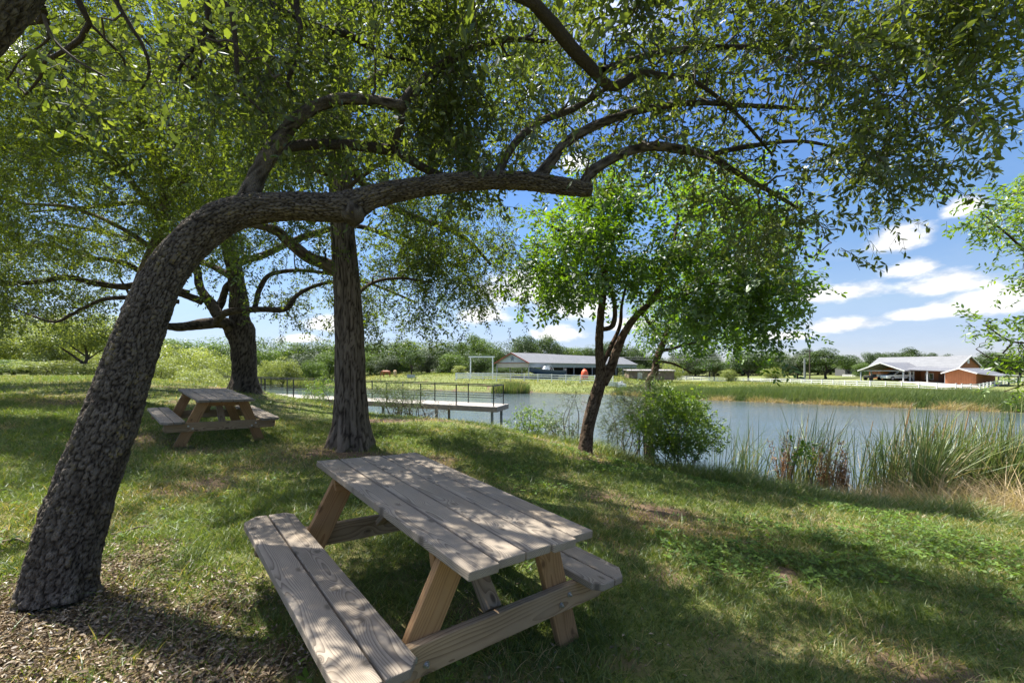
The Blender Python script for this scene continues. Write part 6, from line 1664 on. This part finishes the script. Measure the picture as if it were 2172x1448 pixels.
def build_twigs():
    DEAD = simple('dead_stick', (.16, .125, .09), .9, var=.35, scale=30)
    for lab, pts, r in (('long grey dead stick lying right of the leaning trunk', ((235, 1138), (270, 1130), (300, 1122), (330, 1116)), .008), ('forked dead stick lying left of the leaning trunk', ((-20, 1160), (20, 1152), (50, 1147), (70, 1141)), .011), ('short dead twig in the leaf litter below the near bench', ((285, 1258), (305, 1256), (330, 1257)), .006), ('thin dead twig on the litter at the lower left', ((120, 1345), (150, 1338), (190, 1340), (215, 1330)), .006)):
        p = np.array([G(*q) + [0, 0, r * 1.2 + random.uniform(0, .012)] for q in pts])
        root = thing('fallen_stick', lab, 'stick', p[0])
        parts = [tube(p, np.linspace(r, r * .5, len(p)), 7, .02, lump=.2)]
        m = (p[1] + p[2]) / 2
        d = np.cross(p[2] - p[1], [0, 0, 1]); d /= np.linalg.norm(d)
        parts.append(tube(np.array([p[1], m + d * .05 + [0, 0, .02], m + d * .12 + (p[2] - p[1]) * .6]), np.array([r * .6, r * .5, r * .3]), 6, .02))
        V, Fc, A = join(parts)
        mobj('stick', np_mesh('stick', V - p[0], Fc, [DEAD], smooth=True), root)
# ================================================================== LIGHT, SKY, CAMERA
SUN = Vector((-.39, .34, 1.0)).normalized()
def build_world():
    w = bpy.data.worlds.new('World'); scn.world = w; w.use_nodes = True
    t = w.node_tree; t.nodes.clear()
    N = lambda typ: t.nodes.new('ShaderNode' + typ)
    def M(op, a, b=0.0, clamp=False):
        m = N('Math'); m.operation = op; m.use_clamp = clamp
        for i, q in enumerate((a, b)):
            if isinstance(q, bpy.types.NodeSocket): t.links.new(q, m.inputs[i])
            else: m.inputs[i].default_value = q
        return m.outputs[0]
    def ramp(v, a, b, c=0., d=1.):
        m = N('MapRange'); m.interpolation_type = 'SMOOTHSTEP'; t.links.new(v, m.inputs[0])
        for i, q in enumerate((a, b, c, d)): m.inputs[i + 1].default_value = q
        return m.outputs[0]
    sky = N('TexSky'); sky.sky_type = 'NISHITA'; sky.sun_disc = False
    sky.sun_elevation = math.asin(SUN.z); sky.sun_rotation = math.atan2(SUN.x, SUN.y)
    sky.altitude = 200; sky.air_density = 1.0; sky.dust_density = SKY_DUST; sky.ozone_density = SKY_OZONE
    bg = N('Background'); bg.inputs[1].default_value = SKY_STR
    tc = N('TexCoord'); d = tc.outputs['Generated']
    sp = N('SeparateXYZ'); t.links.new(d, sp.inputs[0]); x, y, z = sp.outputs
    az = M('ARCTAN2', x, y); el = M('ARCSINE', z)
    # clean summer air: the band near the horizon is less bright than the model's
    cr = N('ValToRGB'); t.links.new(ramp(el, 0, math.radians(40)), cr.inputs[0]); cr.inputs[0].default_value = 0
    for e_, (p_, c_) in zip([cr.color_ramp.elements[0], cr.color_ramp.elements.new(.08), cr.color_ramp.elements.new(.4), cr.color_ramp.elements[-1]], SKY_TONE):
        e_.position = p_; e_.color = (*c_, 1)
    mu = N('Mix'); mu.data_type = 'RGBA'; mu.blend_type = 'MULTIPLY'; mu.inputs[0].default_value = 1.0
    t.links.new(sky.outputs[0], mu.inputs[6]); t.links.new(cr.outputs[0], mu.inputs[7]); t.links.new(mu.outputs[2], bg.inputs[0])
    ns = N('TexNoise'); ns.inputs['Scale'].default_value = 9; ns.inputs['Detail'].default_value = 7; ns.inputs['Roughness'].default_value = .6
    mp = N('VectorMath'); mp.operation = 'MULTIPLY'; t.links.new(d, mp.inputs[0]); mp.inputs[1].default_value = (1, 1, 2.3); t.links.new(mp.outputs[0], ns.inputs['Vector'])
    nz = ns.outputs['Fac']
    n2 = N('TexNoise'); n2.inputs['Scale'].default_value = 28; n2.inputs['Detail'].default_value = 5; n2.inputs['Roughness'].default_value = .6; t.links.new(mp.outputs[0], n2.inputs['Vector'])
    puff = M('ADD', M('MULTIPLY', M('SUBTRACT', nz, .5), 1.9), M('MULTIPLY', M('SUBTRACT', n2.outputs['Fac'], .5), .8))
    cov = None; top = None
    # fair weather cumulus: azimuth, elevation, half width, half height (degrees)
    for a, e, hw, hh in CLOUDS:
        u = M('DIVIDE', M('SUBTRACT', az, math.radians(a)), math.radians(hw)); v = M('DIVIDE', M('SUBTRACT', el, math.radians(e)), math.radians(hh))
        v2 = M('MULTIPLY', v, ramp(v, -.5, .5, 1.5, 1.0))
        r = M('SQRT', M('ADD', M('MULTIPLY', u, u), M('MULTIPLY', v2, v2)))
        b = M('SUBTRACT', 1.0, r)
        cov = b if cov is None else M('MAXIMUM', cov, b)
    cum = ramp(M('ADD', cov, puff), -.14, .66)
    cum = M('MULTIPLY', cum, .92)
    thin = M('MULTIPLY', ramp(nz, .44, .72), ramp(el, math.radians(26), math.radians(4)))
    veil = M('MULTIPLY', ramp(el, math.radians(13), math.radians(-1)), .10)
    allc = M('MAXIMUM', cum, M('MAXIMUM', M('MULTIPLY', thin, .10), veil))
    # high cloud added mostly above the view, as neutral fill for the shade
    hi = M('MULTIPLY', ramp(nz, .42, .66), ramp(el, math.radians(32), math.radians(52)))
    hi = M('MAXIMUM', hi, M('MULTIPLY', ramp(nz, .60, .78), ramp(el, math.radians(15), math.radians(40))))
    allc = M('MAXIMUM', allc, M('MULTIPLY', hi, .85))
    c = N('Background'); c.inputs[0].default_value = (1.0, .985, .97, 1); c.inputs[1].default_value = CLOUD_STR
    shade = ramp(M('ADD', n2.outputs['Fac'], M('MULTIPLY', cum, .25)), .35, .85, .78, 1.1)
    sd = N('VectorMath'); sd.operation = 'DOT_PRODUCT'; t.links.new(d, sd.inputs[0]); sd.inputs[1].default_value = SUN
    near = ramp(sd.outputs['Value'], .50, .96, 1.0, 7.0)          # unseen overhead cloud boosted towards the sun, added fill to lift the shade
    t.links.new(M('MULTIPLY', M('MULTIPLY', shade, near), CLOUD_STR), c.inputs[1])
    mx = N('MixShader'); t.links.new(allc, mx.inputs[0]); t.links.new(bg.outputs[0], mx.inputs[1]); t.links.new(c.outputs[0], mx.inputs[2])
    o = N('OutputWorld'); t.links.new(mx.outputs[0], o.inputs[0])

SKY_TONE = ((0, (.41, .42, .58)), (.08, (.60, .57, .60)), (.40, (.57, .67, .75)), (1.0, (.47, .63, .88)))
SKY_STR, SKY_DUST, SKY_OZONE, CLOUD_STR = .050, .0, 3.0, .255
SUN_STR, EXPOSURE = 2.95, 2.27
def _az(px, py, wpx, hpx):
    a = math.degrees(math.atan((px - CX) / F)); dist = math.hypot(1, (px - CX) / F); e = math.degrees(math.atan((CY - py) / F / dist))
    return a, e, math.degrees(wpx / F) * math.cos(math.radians(a)) ** 2, math.degrees(hpx / F) * math.cos(math.radians(a))
CLOUDS = [_az(*c) for c in ((1775, 625, 120, 34), (2005, 604, 130, 34), (1930, 572, 70, 26), (1905, 515, 80, 40), (1560, 560, 70, 30), (1110, 618, 130, 52), (1230, 650, 110, 50), (1020, 672, 70, 28), (1190, 708, 60, 26), (1960, 668, 110, 20), (1790, 688, 110, 24), (2100, 650, 150, 44), (1640, 715, 90, 15), (2050, 440, 55, 26), (700, 690, 70, 26), (1330, 690, 60, 20), (1220, 350, 40, 25), (640, 720, 60, 14), (20, 120, 60, 50))]

def build_light():
    l = bpy.data.lights.new('sun', 'SUN'); l.energy = SUN_STR; l.angle = math.radians(.53); l.color = (1, .94, .84)
    o = bpy.data.objects.new('sun', l); link(o); o.rotation_euler = SUN.to_track_quat('Z', 'Y').to_euler()

def build_camera():
    c = bpy.data.cameras.new('camera'); c.sensor_width = 36; c.lens = 36 * F / 2172; c.shift_y = (CY - 724) / 2172
    c.clip_start = .05; c.clip_end = 3000
    o = bpy.data.objects.new('camera', c); link(o); o.location = (0, 0, H); o.rotation_euler = (PI / 2, 0, 0)
    scn.camera = o

import time as _time
def _run(f):
    t = _time.time(); f(); print('%-22s %.1fs' % (f.__name__, _time.time() - t))
for f in (build_ground, build_twigs, build_water, build_grass, build_bank_grass, build_litter, build_clover, build_reeds, build_tables, build_main_oak, build_straight_tree, build_live_oak, build_light_elm,
          build_overhang, build_small_tree, build_bank_tree, build_edge_tree, build_shrubs, build_far_trees, build_pier, build_fences, build_boat_shed, build_barn, build_poles, build_horses, build_world, build_light, build_camera):
    _run(f)
print('faces', sum(len(m.polygons) for m in bpy.data.meshes))
vs = scn.view_settings; vs.view_transform = 'Standard'; vs.look = 'None'; vs.gamma = 1; vs.exposure = EXPOSURE; vs.use_curve_mapping = False
scn.cycles.use_denoising = True
scn.cycles.max_bounces = 8; scn.cycles.diffuse_bounces = 4; scn.cycles.glossy_bounces = 3; scn.cycles.transmission_bounces = 6; scn.cycles.transparent_max_bounces = 8
scn.cycles.caustics_reflective = False; scn.cycles.caustics_refractive = False
